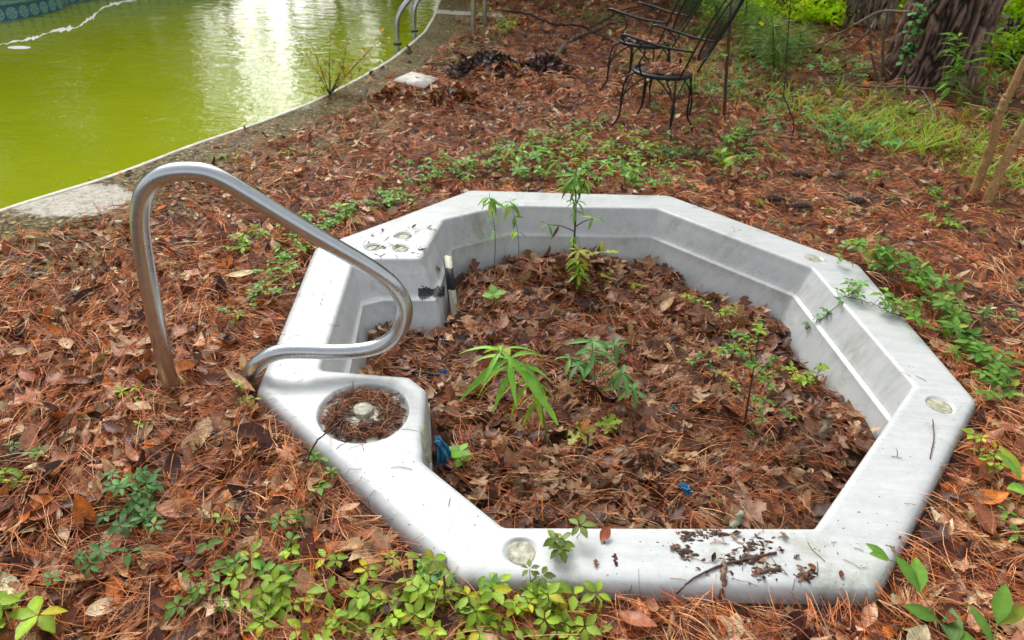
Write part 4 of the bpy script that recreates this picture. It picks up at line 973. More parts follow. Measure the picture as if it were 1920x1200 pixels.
clump([(950, 290), (1010, 270), (1060, 250), (1120, 235), (1180, 215)], 'creeper', 'trailing creeper running toward the chair feet', .030, G_BLUE * 1.3, 66, .10, group=GC)
clump([(960, 345), (1020, 330), (1100, 340), (1180, 350), (1240, 355)], 'creeper', 'leafy creeper just behind the far rim', .048, G_MID * 1.5, 70, .11, (.04, .20), group=GC)
clump([(1000, 310), (1080, 290), (1160, 300), (1230, 290)], 'creeper', 'bright leafy patch between the far rim and the chairs', .046, G_BRIGHT * .8, 66, .16, (.03, .18), group=GC)
clump([(1230, 300), (1300, 285), (1370, 270), (1430, 260)], 'creeper', 'blue green ground creeper right of the chair feet', .030, G_BLUE * 1.2, 75, .14, group=GC)
clump([(1420, 250), (1440, 215), (1460, 195), (1500, 180), (1540, 165), (1620, 135)], 'creeper', 'long creeper runner climbing toward the rear trunk', .032, G_BLUE * 1.35, 70, .13, group=GC)
clump([(1560, 300), (1580, 270), (1610, 240), (1560, 230)], 'creeper', 'green seedling patch at the edge of the grass', .032, G_BLUE * 1.1, 34, .12, (.03, .12), group=GC)
clump([(1620, 340), (1650, 335), (1680, 350)], 'creeper', 'small dark green sprig right of the pine cones', .035, G_MID * 1.2, 9, .05, group=GC)
clump([(1720, 365), (1750, 375), (1770, 395)], 'creeper', 'small green sprig left of the leaning sapling stems', .035, G_MID * 1.3, 9, .05, group=GC)
clump([(1730, 415), (1770, 425), (1810, 430)], 'creeper', 'five leaved creeper on the needles at right', .035, G_MID * 1.4, 10, .05, group=GC)
clump([(1420, 410), (1460, 420), (1490, 435), (1550, 470), (1570, 480)], 'creeper', 'thin line of small leaves along the far right rim', .022, G_BLUE * 1.2, 16, .02, (.01, .03), group=GC)
clump([(1600, 505), (1650, 515), (1690, 540), (1740, 560), (1760, 590)], 'creeper', 'vine leaves overhanging the right rim',   .052, G_MID * 1.25, 46, .085, (.05, .16), group=GC)
clump([(1760, 600), (1800, 640), (1840, 690), (1850, 730)], 'creeper', 'large leaved vine beside the right corner of the rim', .052, G_MID * 1.15, 52, .07, (.04, .10), group=GC)
clump([(1700, 600), (1670, 590), (1640, 575), (1610, 565), (1580, 560)], 'creeper', 'vine shoot lying across the right rim', .040, G_MID * 1.3, 22, .04, (.02, .08), surf='tub', group=GC)
clump([(1610, 540), (1570, 575), (1540, 600), (1510, 620)], 'creeper', 'thin shoot trailing down inside the right wall', .028, G_BLUE * 1.2, 10, .01, (.01, .03), surf='tub', group=GC)
clump([(1860, 610), (1900, 600), (1920, 605)], 'creeper', 'pale sprig on needles at the right edge', .03, G_BLUE * 1.3, 6, .04, group=GC)
clump([(1820, 840), (1840, 855), (1850, 885)], 'creeper', 'small sprigs right of the corner cup recess', .03, G_BRIGHT, 8, .035, group=GC)
clump([(1895, 960), (1910, 1010), (1920, 1030)], 'creeper', 'green leaves low on the right edge', .035, G_MID * 1.3, 7, .03, group=GC)
clump([(1880, 545), (1910, 555)], 'creeper', 'tiny sprig near the lichened stick', .025, G_BLUE, 4, .02, group=GC)
clump([(930, 60), (950, 55), (955, 75), (940, 90)], 'seedling', 'bright green seedling beyond the dark leaf pile', .06, G_BRIGHT, 16, .06, (.05, .25), cat='plant')
clump([(905, 40), (915, 30)], 'seedling', 'bright green seedling beside the far pool rail', .05, G_BRIGHT, 9, .05, (.03, .15), cat='plant')
for i, (px_, lb) in enumerate([([(1040, 30), (1120, 40), (1180, 60)], 'green undergrowth behind the fallen branches'), ([(1020, 10), (1100, 0), (1200, 0)], 'green undergrowth at the top edge left of the chairs'), ([(1290, 170), (1340, 190), (1300, 210)], 'pale creeper under the nearer chair'), ([(1380, 190), (1400, 150), (1450, 130)], 'blue green creeper behind the nearer chair back')]):
    clump(px_, 'undergrowth', lb, .045, G_BLUE if i else G_MID, 46, .22, (.03, .16), cat='undergrowth')

for px_, lb, n_, cc in [([(1380, 130), (1430, 110), (1500, 120), (1560, 110)], 'fine green undergrowth before the rear trunk', 70, G_MID * 1.2), ([(1290, 70), (1330, 60), (1400, 80)], 'green undergrowth behind the chair arms', 70, G_MID), ([(1460, 220), (1520, 250), (1600, 270), (1660, 290)], 'blue green creeper woven through the near edge of the grass', 60, G_BLUE * 1.3), ([(1380, 240), (1400, 290), (1360, 320)], 'loose creeper sprigs between chairs and pine cones', 34, G_MID * 1.3), ([(1540, 140), (1590, 128), (1640, 130)], 'bright clover like leaves at the foot of the rear trunk', 46, G_BLUE * 1.8), ([(1850, 215), (1900, 230), (1900, 260)], 'loose green sprigs behind the leaning stems', 30, G_MID * 1.4)]:
    clump(px_, 'undergrowth', lb, .045, cc, n_, .2, (.03, .14), cat='undergrowth')

# seedlings and herbs inside the tub
def stemplant(name, base, top, label, leaves, r=.003, mid=None, scol=(.10, .08, .03), cat='plant', parts=()):
    """leaves: list of (t along stem, direction, size, template, colour, wide); parts: side branches [(t, endpoint offset)]"""
    root = empty(name, tuple(base), label, cat); s = Acc(); f = Acc()
    m_ = (base + top) / 2 if mid is None else mid; c = catmull([base, m_, top], 10); tube(s, c, [r, r * .45], 6, scol)
    ends = []
    for (t, off) in parts:
        q = c[int(t * (len(c) - 1))]; e = q + off; b_ = catmull([q, (q + e) / 2 + np.array([0, 0, abs(np.linalg.norm(off)) * .08]), e], 6); tube(s, b_, [r * .5, r * .25], 5, scol); ends.append(b_)
    for L in leaves:
        t, d, sz, tp, col = L[:5]; w = L[5] if len(L) > 5 else 1.
        if isinstance(t, tuple): q = ends[t[0]][int(t[1] * (len(ends[t[0]]) - 1))]
        else: q = c[int(min(1, t) * (len(c) - 1))]
        put1(f, tp, q, d, sz, col, random.gauss(0, .25), w)
    s.build('stem', M['stem'], root); f.build('foliage', M['leaf'], root); return root
def lit(px, py):
    q = P(px, py, -.15)
    for _ in range(4): q = P(px, py, float(th(q[0], q[1])) + .02)
    return q
def whorl(t, n, size, tp, col, up=.1, jit=.25, y0=None, wide=1.):
    y0 = random.uniform(0, 6.28) if y0 is None else y0
    return [(t, np.array([math.cos(y0 + k * 6.283 / n), math.sin(y0 + k * 6.283 / n), up + random.gauss(0, jit)]), size * random.uniform(.75, 1.15), tp, col, wide) for k in range(n)]
B = lit(1072, 505); T = PY(1080, 318, B[1])
lv = []
for t, n, s in ((.99, 8, .11), (.9, 6, .11), (.82, 4, .09), (.72, 5, .085), (.64, 3, .075), (.35, 6, .05), (.3, 4, .05)): lv += whorl(t, n, s, LAN, G_MID * 1.5, -.25 if t > .7 else -.4, wide=1.1)
br = [(.42, np.array([-.14, .0, .03])), (.45, np.array([.09, 0, .05])), (.6, np.array([-.05, 0, .13])), (.68, np.array([.03, -.02, .14])), (.9, np.array([.14, .03, .08])), (.85, np.array([-.1, .05, .1]))]
for k in range(6): lv += whorl((k, 1.0), 4, .07, LAN, G_MID * 1.6, -.1)
lv += [((0, .6), np.array([.1, 0, -1]), .075, LT[4], (.16, .06, .025))]
stemplant('sapling', B, T, 'thin dark sapling growing at the far side inside the tub', lv, .007, (B + T) / 2 + np.array([.008, 0, 0]), (.07, .05, .035), cat='sapling', parts=br)
B = lit(1085, 535); T = PY(1085, 470, B[1]); lv = []
for t in (.1, .35, .6, .8, 1.): lv += whorl(t, 8, .075, LAN, G_YEL if t > .9 else G_BRIGHT, -.25 if t < .9 else .2, wide=1.2)
stemplant('seedling', B, T, 'yellow topped leafy seedling at the foot of the dark sapling', lv, .003)
B = lit(1140, 525); T = PY(1130, 473, B[1]); stemplant('oak_seedling', B, T, 'oak seedling with three pale yellow lobed leaves by the far wall', [(1, np.array([1, .1, .15]), .085, OAK, G_YEL), (1, np.array([-1, -.1, -.1]), .085, OAK, G_YEL), (1, np.array([-.1, .5, .6]), .06, OAK, G_YEL)] + whorl(.15, 4, .06, OAK, G_BRIGHT, .1), .0022)
B = lit(1188, 540); stemplant('seedling', B, B + np.array([0, 0, .03]), 'flat yellow green seedling right of the oak seedling', whorl(.8, 4, .06, OAK, G_BRIGHT, .1), .002)
B = lit(926, 572); T = B + np.array([0, 0, .06]); stemplant('seedling', B, T, 'small mottled seedling in the far left of the tub', whorl(1, 4, .055, BROAD, G_MID * 1.9, .1) + whorl(.5, 2, .04, BROAD, G_MID * 1.7), .002)
B = lit(863, 875); T = B + np.array([0, 0, .07]); stemplant('seedling', B, T, 'round leaved seedling right of the blue fibres', whorl(1, 4, .05, BROAD, G_MID * 1.7, .15) + whorl(.5, 4, .045, BROAD, G_MID * 1.6), .002)
# big drooping herb
B = lit(1030, 850); T = PY(940, 660, B[1]); lv = []
for t, n, s, u in ((1., 5, .13, .25), (.93, 6, .16, .05), (.8, 5, .16, -.1), (.62, 5, .12, -.3), (.45, 4, .09, -.3)): lv += whorl(t, n, s, LANS, G_MID * 1.9 if t > .7 else G_BRIGHT, u, .2, wide=1.0)
stemplant('willow_leaved_herb', B, T, 'tall bright herb with long drooping leaves in the middle of the tub', lv, .0035, (B + T) / 2 + np.array([.03, 0, .06]), (.14, .16, .04), parts=[(.8, np.array([.1, 0, .0]))])
B = lit(1120, 760); T = PY(1110, 640, B[1]); lv = []
br = [(.35, np.array([-.08, -.02, .10])), (.45, np.array([.10, -.02, .04])), (.6, np.array([.07, .03, .09])), (.3, np.array([.14, -.03, .02])), (.55, np.array([-.10, .02, .04]))]
for k in range(5): lv += whorl((k, 1.), 7, .075, LAN, G_BLUE * 1.05, 0, wide=1.1) + whorl((k, .6), 4, .06, LAN, G_BLUE, -.1)
for t in (.7, .85, 1): lv += whorl(t, 6, .085, LAN, G_BLUE * 1.2, .15)
stemplant('branching_herb', B, T, 'blue green branching herb right of the drooping herb', lv, .003, cat='plant', parts=br)
B = lit(1085, 830); stemplant('seedling', B, B + np.array([0, 0, .05]), 'yellow and orange toothed seedling below the blue green herb', whorl(1, 5, .07, OAK, G_YEL * .9, .05) + [(1, np.array([.3, .3, .5]), .06, OAK, (.35, .12, .03))], .002)
B = lit(1135, 810); stemplant('seedling', B, B + np.array([.01, 0, .04]), 'low bright yellow green seedling at the foot of the herbs', whorl(1, 6, .05, OAK, G_BRIGHT * 1.2, .1) + whorl(.4, 4, .04, OAK, G_BRIGHT), .002)
# fine leaved bushy seedling on the right
B = lit(1395, 800); T = PY(1425, 620, B[1]); lv = []; br = []
for k in range(11):
    t = .3 + .65 * k / 11; az = random.uniform(0, 6.28); L = random.uniform(.09, .2); br.append((t, np.array([math.cos(az) * L, math.sin(az) * L, random.uniform(.0, .07)])))
    for u in (.35, .55, .75, .95): lv += whorl((k, u), 3, .026, OV, G_MID * 1.1 if k % 3 else G_BRIGHT * .8, .2)
lv += whorl(1, 5, .03, OV, G_BRIGHT)
stemplant('bushy_seedling', B, T, 'fine leaved bushy seedling with a dark stem at the right of the tub', lv, .004, None, (.06, .035, .025), parts=br)
clump([(1290, 570), (1330, 590), (1350, 600), (1370, 590)], 'seedling', 'cluster of tiny green seedlings by the right inner wall', .026, G_BRIGHT, 14, .04, (.02, .08), 4, surf='litter', cat='plant')
clump([(1300, 690), (1340, 680), (1370, 670), (1400, 680)], 'creeper', 'small blue green creeper left of the bushy seedling', .028, G_BLUE * 1.2, 11, .03, (.02, .06), surf='litter')
clump([(1500, 715), (1520, 725), (1545, 700), (1480, 730)], 'seedling', 'leafy sprig against the right inner wall', .03, G_BRIGHT * .9, 9, .03, (.02, .07), surf='litter', cat='plant')
clump([(1405, 812), (1408, 815)], 'moss_tuft', 'tiny tuft of dark moss in the tub near the right seedling', .012, G_DARK * 1.3, 8, .012, (.002, .008), surf='litter', cat='moss')
for (bx, by, tx, ty, lb) in ((925, 520, 917, 362, 'thin vine stem hanging against the far left wall'), (972, 505, 956, 372, 'second thin vine stem against the far wall')):
    B = lit(bx, by); T = PY(tx, ty, B[1]); lv = []
    for t in (.55, .98, .9, .75): lv += whorl(t, 3 if t < .9 else 4, .06 if t < .9 else .08, LAN, G_MID * 1.6, -.2, wide=1.4)
    stemplant('vine', B, T, lb, lv, .0022, (B + T) / 2 + np.array([.02, 0, 0]), (.06, .04, .03), cat='vine')

# plants outside
def herb(px, py, topx, topy, label, size, col, nw=9, per=4, r=.004, tp=LAN, up=.1, wide=1.1, name='tall_weed', scol=(.12, .14, .04)):
    q = P(px, py, 0); q = P(px, py, g0(q[0], q[1])); T = PY(topx, topy, q[1]); lv = []
    for k in range(nw * per): t = random.uniform(.12, 1) ** .8; lv += whorl(t, 1, size * random.uniform(.6, 1.1) * (1.15 - .4 * t), tp if random.random() < .5 or tp is not LAN else LANS, col * random.uniform(.7, 1.2), up + .55 * t, .3, wide=wide)
    return stemplant(name, q, T, label, lv, r, (q + T) / 2 + np.array([.015, 0, 0]), scol, cat='weed')
herb(1778, 190, 1797, 62, 'tall narrow leaved weed standing in front of the big trunk', .16, G_MID * 1.8, 12, 5)
herb(1838, 195, 1868, 55, 'tall weed at the right side of the big trunk', .17, G_MID * 1.9, 11, 4)
herb(1880, 175, 1905, 50, 'leafy weed between the big trunk and the sapling stems', .14, G_MID * 1.8, 10, 4)
herb(1352, 338, 1350, 285, 'clump of broad bright green strap leaves right of the far rim', .12, G_BRIGHT, 3, 6, .004, BROAD, .5, .55, 'broad_weed')
herb(1575, 295, 1572, 240, 'grey green sprig with upright leaves in the grass', .07, G_BLUE * 1.2, 4, 4, .003, BROAD, .5, .7, 'seedling')
herb(1748, 372, 1752, 350, 'low narrow leaved sprig left of the leaning stems', .07, G_MID * 1.4, 3, 5, .003, BROAD, .3, .8, 'seedling')
herb(1080, 352, 1088, 262, 'slim leafy seedling rising behind the far rim', .07, G_BRIGHT * .85, 7, 4, .003, LAN, .0, 1.5, 'seedling')
# bottom right broad leaves
def bl(pts, label, col, size, n=6):
    q0 = P(*pts[0], .06); q1 = P(*pts[1], .14); d = q1 - q0; lv = []
    for k in range(n): sgn = 1 if k % 2 else -1; t = .3 + .7 * k / (n - 1); pd = np.array([-d[1], d[0], 0]) * sgn / np.linalg.norm(d); lv.append((t, pd * .8 + d / np.linalg.norm(d) * .8 + np.array([0, 0, -.1]), size * random.uniform(.8, 1.1), BROAD, col * .85, .62))
    lv.append((1., d, size, BROAD, col * .85, .62)); b0 = q0.copy(); b0[2] = 0
    stemplant('broad_weed', b0, q1, label, lv, .003, q0, (.15, .2, .06), cat='weed')
bl([(1800, 1235), (1725, 1110)], 'broad leaved weed reaching in at the bottom right', G_MID * 1.35, .10, 5)
bl([(1740, 1080), (1668, 1050)], 'long drooping green leaf shoot touching the near right rim corner', G_MID * 1.4, .075, 3)
bl([(1850, 1260), (1870, 1170)], 'weed with long leaves in the bottom right corner', G_MID * 1.5, .10, 5)
bl([(1960, 960), (1915, 900)], 'large pale green leaves entering from the right edge', G_MID * 2.2, .11, 5)
# saplings
def pole(pts, r, label, col, name='sapling', zs=None, twigs=0, cat='sapling'):
    q = P(*pts[0]); q = P(*pts[0], g0(q[0], q[1]) - .01); dY = 0; root = empty(name, tuple(q), label, cat); c = [q] + [PY(x, y, q[1] + dY) for x, y in pts[1:]]
    top = c[-1] + (c[-1] - c[-2]) / np.linalg.norm(c[-1] - c[-2]) * 1.2; c = catmull(c + [top], 10); c[1:] += rng.normal(0, r * .12, c[1:].shape)
    a = Acc(); tube(a, c, [r * 1.15, r, r * .9, r * .6], 10, col); a.build('stem', M['wood'], root)
    if twigs:
        a = Acc(); f = Acc()
        for k in range(twigs):
            i = random.randrange(4, len(c) - 2); az = random.uniform(0, 6.28); L = random.uniform(.15, .35); e = c[i] + np.array([math.cos(az) * L, math.sin(az) * L, random.uniform(.0, .15)]); tube(a, [c[i], (c[i] + e) / 2 + np.array([0, 0, .02]), e], [r * .3, r * .15], 5, col)
            for u in (.5, .75, 1.): put1(f, BROAD, c[i] * (1 - u) + e * u, np.array([random.gauss(0, 1), random.gauss(0, 1), .1]), .06, G_MID * 1.5)
        a.build('twig', M['wood'], root)
        f.build('foliage', M['leaf'], root)
pole([(1820, 372), (1850, 300), (1875, 215), (1885, 190), (1920, 118)], .026, 'left of two leaning brown sapling stems at the right edge', (.42, .26, .11), twigs=2)
pole([(1845, 388), (1870, 335), (1900, 270), (1935, 215)], .028, 'right of two leaning brown sapling stems at the right edge', (.46, .30, .13), twigs=2)
pole([(1358, 226), (1361, 150), (1367, 70), (1372, -10)], .012, 'thin straight reddish sapling right of the nearer chair', (.10, .045, .03), twigs=3)
pole([(1482, 270), (1488, 230), (1470, 180), (1472, 150)], .005, 'short dark twiggy sapling in the creeper', (.09, .04, .03), twigs=1)
pole([(1662, 152), (1655, 100), (1660, 50), (1668, 0)], .012, 'thin grey sapling in front of the rear trunk', (.14, .11, .08), twigs=2)
pole([(1648, 157), (1636, 110), (1631, 55)], .010, 'bent grey vine stem between the two trunks', (.14, .11, .08))
# small tree at the pool edge
q = P(618, 178, .02); root = empty('twiggy_shrub', tuple(q), 'sparse yellow green twiggy shrub growing from the coping edge', 'shrub'); s = Acc(); f = Acc()
for (ex, ey, dy) in ((590, 165, 0), (600, 120, .1), (640, 110, .15), (650, 70, .1), (580, 75, -.2), (570, 95, -.3), (700, 85, .2), (620, 60, 0), (730, 60, .3), (660, 135, 0)):
    e = PY(ex, ey, q[1] + dy); m_ = (q + e) / 2 + rng.normal(0, .03, 3); c = catmull([q, m_, e], 7); tube(s, c, [.0045, .0012], 5, (.07, .05, .03))
    for k in range(30):
        p_ = c[random.randrange(5, len(c))] + rng.normal(0, .04, 3); put1(f, OV, p_, rng.normal(0, 1, 3) * [1, 1, .4], random.uniform(.03, .055), np.array([.30, .30, .03]) if ex < 660 else np.array([.5, .33, .02]))
s.build('stem', M['stem'], root); f.build('foliage', M['leaf'], root)

# grass and young pine grassiness
def grass(name, label, spots, col, h, cat='grass'):
    a = Acc(); V, F, tip = leaf_tpl(5, .026, .55, .01, 0, .3)
    for (px_, py_, rx, ry, n) in spots:
        q = P(px_, py_); x = q[0] + rng.normal(0, rx, n); y = q[1] + rng.normal(0, ry, n); N = n = int(n * .85); x = x[:n]; y = y[:n]
        tuft = rng.normal(0, .02, (N, 2)); k = rng.integers(0, max(1, n // 7), N); x = x[k] + tuft[:, 0]; y = y[k] + tuft[:, 1]
        R = rotmats(rng.uniform(0, 6.28, N), rng.uniform(.7, 1.35, N), rng.normal(0, .3, N)); c = col[None] * rng.uniform(.7, 1.35, N)[:, None] * (1 + rng.normal(0, .1, (N, 3)))
        replicate(a, V, F, R, np.stack([x, y, gh(x, y) + .0], -1), rng.uniform(*h, N), np.clip(c, 0, 1), tip)
    tag(a.build(name, M['leaf']), label, cat, kind='stuff')
grass('grass', 'bright green grass tufts spreading in front of the big pine', [(1640, 240, .32, .28, 800), (1700, 265, .3, .18, 500), (1580, 210, .3, .3, 450), (1780, 290, .25, .12, 260), (1850, 330, .15, .1, 140), (1900, 350, .15, .1, 160), (1740, 225, .3, .2, 250)], np.array([.30, .44, .04]), (.07, .20))
grass('grass', 'pale wispy grass behind the nearer chair', [(1330, 150, .35, .5, 420), (1420, 120, .4, .6, 420), (1490, 110, .35, .5, 300), (1300, 180, .3, .2, 160)], np.array([.25, .35, .06]), (.08, .22))
# scattered tiny seedlings on the far floor
a = Acc(); s = Acc()
for k in range(230):
    px_ = random.uniform(1150, 1920); py_ = random.uniform(110, 420) if px_ > 1300 else random.uniform(180, 330)
    q = P(px_, py_)
    if float(inpoly(np.array([q[0]]), np.array([q[1]]), OUT)[0]) > -.05: continue
    q[2] = g0(q[0], q[1]) + .02; palmate(a, a, q, random.uniform(.01, .05), random.uniform(.018, .034), random.choice([G_BLUE, G_MID * 1.3, G_BRIGHT * .9]), random.choice((3, 5)))
tag(a.build('ground_cover', M['leaf']), 'scattered small green seedlings across the far forest floor', 'ground cover', kind='stuff')
# floating bits
a = Acc()
for k in range(190):
    px_ = random.uniform(0, 560); py_ = random.uniform(60, 350)
    q = P(px_, py_, -.05)
    if q[0] > xedge(q[1]) - .05 or px_ < 250 and py_ < 85: continue
    s1 = random.uniform(.002, .007) * (2.2 if random.random() < .08 else 1); t = random.uniform(0, 6.28); e = np.array([math.cos(t), math.sin(t), 0]) * s1; f = np.array([-e[1], e[0], 0]) * .5
    c = q + [0, 0, random.uniform(.0005, .0015)]; a.add([c - e, c + f, c + e, c - f], [(0, 1, 2, 3)], random.choice([(.03, .03, .01), (.6, .6, .5), (.05, .04, .02), (.5, .25, .1)]))
tag(a.build('floating_debris', M['needle']), 'specks of seed and leaf floating on the green water', 'debris', kind='stuff')

# ------------------------------------------------------------------ big pines
def trunk(cx, cy, r, H, label, lean=(0, 0), ds=1.0, tint=(.33, .21, .16), deep=(.02, .013, .011)):
    root = empty('pine_tree', (cx, cy, 0), label, 'tree'); nz1 = 230; zs = np.r_[np.linspace(-.15, 2.2, nz1), np.linspace(2.4, H, 24)]; nt_ = 210; V = []; C = []
    for z in zs:
        fl = 1 + .2 * math.exp(-max(z, 0) / .2) + .05 * math.exp(-max(z, 0) / .9); rr = r * fl * (1 - .75 * max(0, z) / (H * 1.25))
        for k in range(nt_):
            t = k * 2 * math.pi / nt_; ct, st_ = math.cos(t), math.sin(t)
            p_ = Vector((ct * r * 8 + mn.noise(Vector((ct * 4, st_ * 4, z * 3))) * 1.3, st_ * r * 8 + mn.noise(Vector((ct * 4, st_ * 4, z * 3 + 9))) * 1.3, z * 2.2 + cx * 7 + 1.6 * mn.noise(Vector((ct * 6, st_ * 6, z * 1.5)))))
            dd, _ = mn.voronoi(p_); e = dd[1] - dd[0] + .16 * mn.noise(p_ * 3.3)
            g = min(1, max(0, e) / .3); g = g * g * (3 - 2 * g)
            root_l = .10 * r * math.exp(-max(z, 0) / .3) * math.sin(5 * t + 1.3)
            d = .05 * ds * g + .012 * mn.noise(Vector((ct * 9, st_ * 9, z * 9))) + root_l
            V.append((cx + lean[0] * z + (rr + d) * ct, cy + lean[1] * z + (rr + d) * st_, z)); h = mn.cell(Vector((round(p_.x), round(p_.y), round(p_.z * .7)))) * .25 + .88
            C.append([deep[i] * (1 - g) + tint[i] * g * h for i in range(3)])
    idx = np.arange(len(zs) * nt_).reshape(len(zs), nt_); i2 = np.roll(idx, -1, 1); a = Acc(); a.add(V, np.stack([idx[:-1], i2[:-1], i2[1:], idx[1:]], -1).reshape(-1, 4), np.array(C)); a.build('trunk', M['bark'], root); return root
pt = trunk(3.90, 7.00, .345, 11, 'massive furrowed pine trunk in front at the upper right'); pt2 = trunk(4.16, 9.45, .34, 12, 'second pine trunk standing behind the big one', ds=.5, tint=(.40, .31, .22))
def crown(root, c, rx, rz, n, size, col, mat, name='crown', clus=40, r_in=.25):
    a = Acc(); V, F, tip = leaf_tpl(2, .36, .2, .1, 0, .5)
    cc = rng.normal(0, 1, (clus, 3)); cc /= np.linalg.norm(cc, axis=1)[:, None]; cc *= (rng.uniform(.25, 1, clus) ** .5)[:, None] * [rx, rx, rz]
    k = rng.integers(0, clus, n); p_ = cc[k] + rng.normal(0, rx * r_in, (n, 3)) * [1, 1, .6] + np.array(c)
    if p_[:, 2].min() < .05: p_[:, 2] = np.maximum(p_[:, 2], .05 + rng.random(n) * .1)
    R = rotmats(rng.uniform(0, 6.28, n), rng.normal(0, .5, n), rng.normal(0, .6, n)); cl = col[None] * rng.uniform(.6, 1.4, n)[:, None] * (1 + rng.normal(0, .08, (n, 3)))
    replicate(a, V, F, R, p_, rng.uniform(.7, 1.3, n) * size, np.clip(cl, 0, 1), tip); return a.build(name, mat, root)
crown(pt, (4.4, 7.6, 10), 2.0, 1.6, 2500, .25, G_DARK, M['bushleaf']); crown(pt2, (4.2, 9.6, 11), 2.0, 1.6, 2500, .25, G_DARK, M['bushleaf'])
# ivy on the trunks
a = Acc(); s = Acc(); root = empty('ivy', (4.0, 7.1, 0), 'small leaved vine climbing the left side of the big trunk', 'vine')
ip = []
for (x, y) in ((1690, 165), (1694, 120), (1700, 90), (1714, 60), (1722, 30), (1735, 5)):
    d = ray(x, y); 
    t = None
    o_ = CC[:2] - np.array([3.90, 7.00]); A_ = d[:2] @ d[:2]; B_ = o_ @ d[:2]; Cc = o_ @ o_ - .395 ** 2; disc_ = B_ * B_ - A_ * Cc
    t = (-B_ - math.sqrt(max(disc_, 0))) / A_; ip.append(CC + d * t)
c = catmull(ip, 8); tube(s, c, .005, 5, (.1, .07, .05))
for k in range(75): p_ = c[random.randrange(len(c))] + rng.normal(0, .035, 3); put1(a, BROAD, p_ + np.array([-.01, -.03, 0]), np.array([random.gauss(0, .8), -.7, random.gauss(-.4, .3)]), random.uniform(.04, .075), G_BLUE * 1.3)
s.build('stem', M['stem'], root); a.build('foliage', M['leaf'], root)

# ------------------------------------------------------------------ background shrubs (each a thing)
SUNLIT_TINT = np.array([.58, .80, .045])  # sunlight is put into this leaf colour, brighter than real foliage
def bush(x, y, rx, rz, n, size, col, label, name='shrub', cz=None):
    root = empty(name, (x, y, 0), label, 'shrub', 'shrubs behind the big pines'); cz = cz if cz is not None else rz * .9
    a = Acc()
    for k in range(9):
        az = random.uniform(0, 6.28); e = np.array([x + math.cos(az) * rx * .8, y + math.sin(az) * rx * .8, cz + random.uniform(-.3, .5) * rz]); b_ = np.array([x + random.gauss(0, .08), y + random.gauss(0, .08), 0])
        tube(a, catmull([b_, (b_ + e) / 2 + rng.normal(0, .1, 3), e], 6), [.018, .005], 6, (.06, .045, .03))
    a.build('stem', M['wood'], root); return crown(root, (x, y, cz), rx, rz, n, size, col, M['bushleaf'], 'foliage', 26, .16)
BS = [(1290, 20, 1.0, .7, 1500, .07, G_DARK * 1.6, 'dark green shrub behind the chair backs'), (1400, 52, .8, .5, 1500, .07, SUNLIT_TINT * .8, 'yellow green shrub above the wispy grass'), (1475, 62, .7, .5, 1700, .075, SUNLIT_TINT, 'brightest yellow shrub between the sapling and the rear trunk'), (1560, 66, .6, .5, 1500, .075, SUNLIT_TINT, 'low shrub in sunlit leaf colour just left of the rear trunk'),
      (1880, 140, .35, .6, 1500, .07, SUNLIT_TINT * .8, 'shrub in sunlit leaf colour right of the big trunk'), (1935, 150, .4, .5, 1500, .07, SUNLIT_TINT, 'low bright shrub at the right edge'), (1900, 60, .8, 1.0, 1800, .08, SUNLIT_TINT, 'tall shrub in sunlit leaf colour beyond the right side of the big trunk'), (1960, 90, .9, 1.0, 1800, .09, G_BRIGHT, 'green shrub behind the right edge'), (1200, -30, .9, .6, 1200, .07, G_DARK * 1.8, 'dim shrub at the top edge above the rear chair'),
      (1420, -20, 1.3, 1.0, 2000, .09, SUNLIT_TINT * .7, 'tall shrub rising out of frame behind the chairs'), (1650, 30, 1.0, 1.0, 2000, .09, SUNLIT_TINT * .8, 'bright shrub between and behind the two trunks'), (1560, 10, 1.3, 1.0, 2000, .09, SUNLIT_TINT * .9, 'broad shrub in sunlit leaf colour far behind the rear trunk')]
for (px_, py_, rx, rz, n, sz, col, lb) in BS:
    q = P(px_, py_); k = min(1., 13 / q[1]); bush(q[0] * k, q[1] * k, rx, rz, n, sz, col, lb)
# young pine with long soft needles behind the chair
root = empty('young_pine', tuple(P(1440, 90)), 'young pine with soft green needles above the wispy grass', 'young pine'); s = Acc(); f = Acc()
for (bx, by, tx, ty) in ((1450, 150, 1450, 45), (1475, 130, 1470, 70), (1320, 60, 1280, -30), (1395, 90, 1400, 0), (1350, 70, 1340, 0), (1420, 110, 1425, 30), (1300, 30, 1260, -60), (1500, 110, 1500, 60)):
    q = P(bx, by); T = PY(tx, ty, q[1]); c = catmull([q, (q + T) / 2, T], 8); tube(s, c, [.008, .003], 6, (.14, .08, .04)); n = 380; k = rng.integers(5, len(c), n)
    p_ = c[k]; R = rotmats(rng.uniform(0, 6.28, n), rng.uniform(-.2, .9, n), rng.normal(0, .4, n)); V, F, tip = leaf_tpl(3, .012, .35, 0, 0, .3); replicate(f, V, F, R, p_, rng.uniform(.14, .26, n), np.array([.16, .28, .06])[None] * rng.uniform(.7, 1.4, n)[:, None], tip)
s.build('stem', M['stem'], root); f.build('foliage', M['leaf'], root)

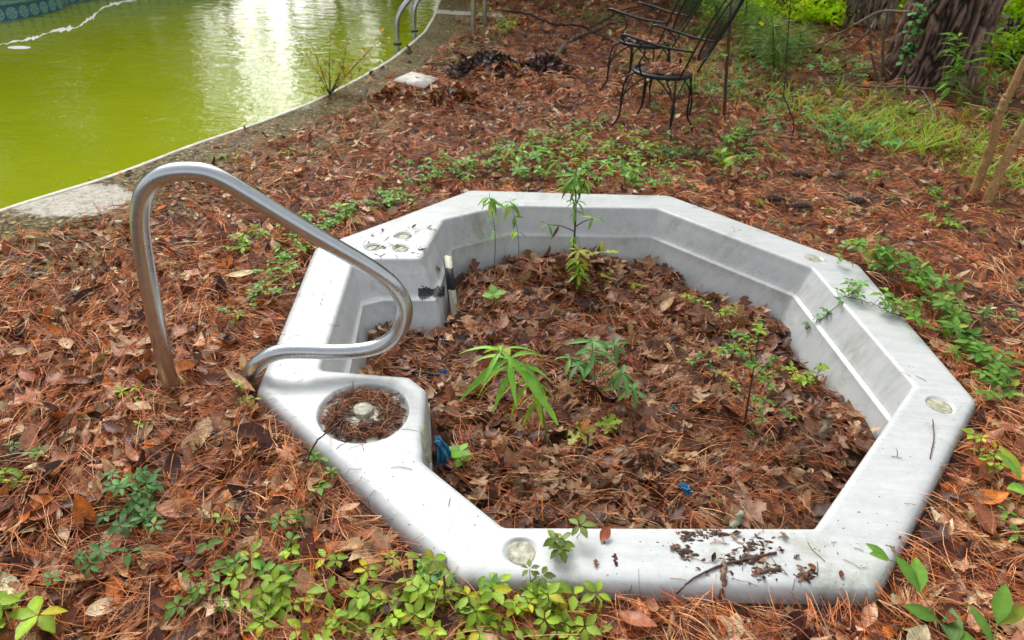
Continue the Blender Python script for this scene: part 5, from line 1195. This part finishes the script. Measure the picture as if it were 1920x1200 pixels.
# ------------------------------------------------------------------ woodland beyond (mirrored in the pool)
def far_tree(az, dist, H, r, n, label, col=G_MID, cz=.54, tr=.16):
    x, y = math.sin(math.radians(az)) * dist, math.cos(math.radians(az)) * dist; root = empty('broadleaf_tree', (x, y, 0), label, 'tree', 'trees across the pool'); a = Acc()
    tube(a, catmull([(x, y, -.1), (x + .1, y, H * .3), (x - .1, y + .1, H * .9)], 6), [tr * 1.2, tr, tr * .4], 10, (.16, .12, .08))
    for k in range(7): z = H * random.uniform(.3, .7); t = random.uniform(0, 6.28); tube(a, [(x, y, z), (x + math.cos(t) * r * .4, y + math.sin(t) * r * .4, z + r * .25), (x + math.cos(t) * r * .8, y + math.sin(t) * r * .8, z + r * .4)], [tr * .4, tr * .1], 6, (.16, .12, .08))
    a.build('trunk', M['bark'], root); crown(root, (x, y, H * cz), r, H * .42, n, .3, col, M['bushleaf'], 'crown', 60, .14)
for i, (az, d, H, r, lb) in enumerate([(-62, 18, 11, 4.6, 'far tree on the bank well left of the tiled wall'), (-52, 18, 11, 4.4, 'far tree on the bank behind the tiled wall'), (-43, 18, 12, 4.2, 'leafy far tree left of the gap'), (-35, 19, 12, 3.8, 'far tree bordering the left of the sky gap'), (-30.5, 19, 12, 3.0, 'far tree at the left edge of the sky gap'),
                                      (-18, 22, 12, 2.4, 'thinly leaved unseen tree added to dapple the mirrored sky gap'), (-22.5, 20, 10, 1.6, 'thinly leaved small unseen tree added at the left of the sky gap'), (-14.5, 20, 10, 1.5, 'thinly leaved small unseen tree added at the right of the sky gap'), (-10, 16, 11, 1.9, 'far tree right of the sky gap'), (-4, 19, 12, 3.4, 'leafy far tree beyond the end of the coping'), (1, 21, 12, 3.4, 'far tree behind the fallen branches'), (9, 20, 11, 3.4, 'far tree beyond the chairs'), (18, 19, 11, 3.4, 'far tree left of the pines'), (28, 18, 12, 3.4, 'far tree behind the pines'), (38, 16, 11, 3.4, 'far tree at the far right')]):
    far_tree(az, d, H, r, 1300 if 'thinly' in lb else 6500, lb, (G_MID, G_BRIGHT * .7, G_MID * 1.2)[i % 3], .54, .06 if 'thinly' in lb else .16)  # thinly leaved ones are unseen, added to dapple the mirrored sky
for i, az in enumerate([-66, -57, -48, -40, -33, -28.5, -11, -4, 4, 12, 20]):  # unseen understory added to block mirrored sky glare below the crowns
    d_ = 17.5 if az < -13 else 15.9; x, y = math.sin(math.radians(az)) * d_, math.cos(math.radians(az)) * d_
    root = empty('glare_shrub', (x, y, 0), 'unseen shrub added on the far bank to block sky glare in the pool, number %s from the left' % ('one two three four five six seven eight nine ten eleven'.split()[i]), 'shrub', 'unseen shrubs added on the far bank'); a = Acc(); tube(a, [(x, y, 0), (x, y + .1, 1.2), (x + .1, y, 2)], [.06, .02], 6, (.1, .07, .05)); a.build('stem', M['wood'], root)
    crown(root, (x, y, 1.9), 1.9, 1.7, 2600, .22, (G_MID * 1.2, G_BRIGHT * .8)[i % 2], M['bushleaf'], 'foliage', 40, .2)
print('faces', sum(len(o.data.polygons) for o in bpy.data.objects if o.type == 'MESH'))
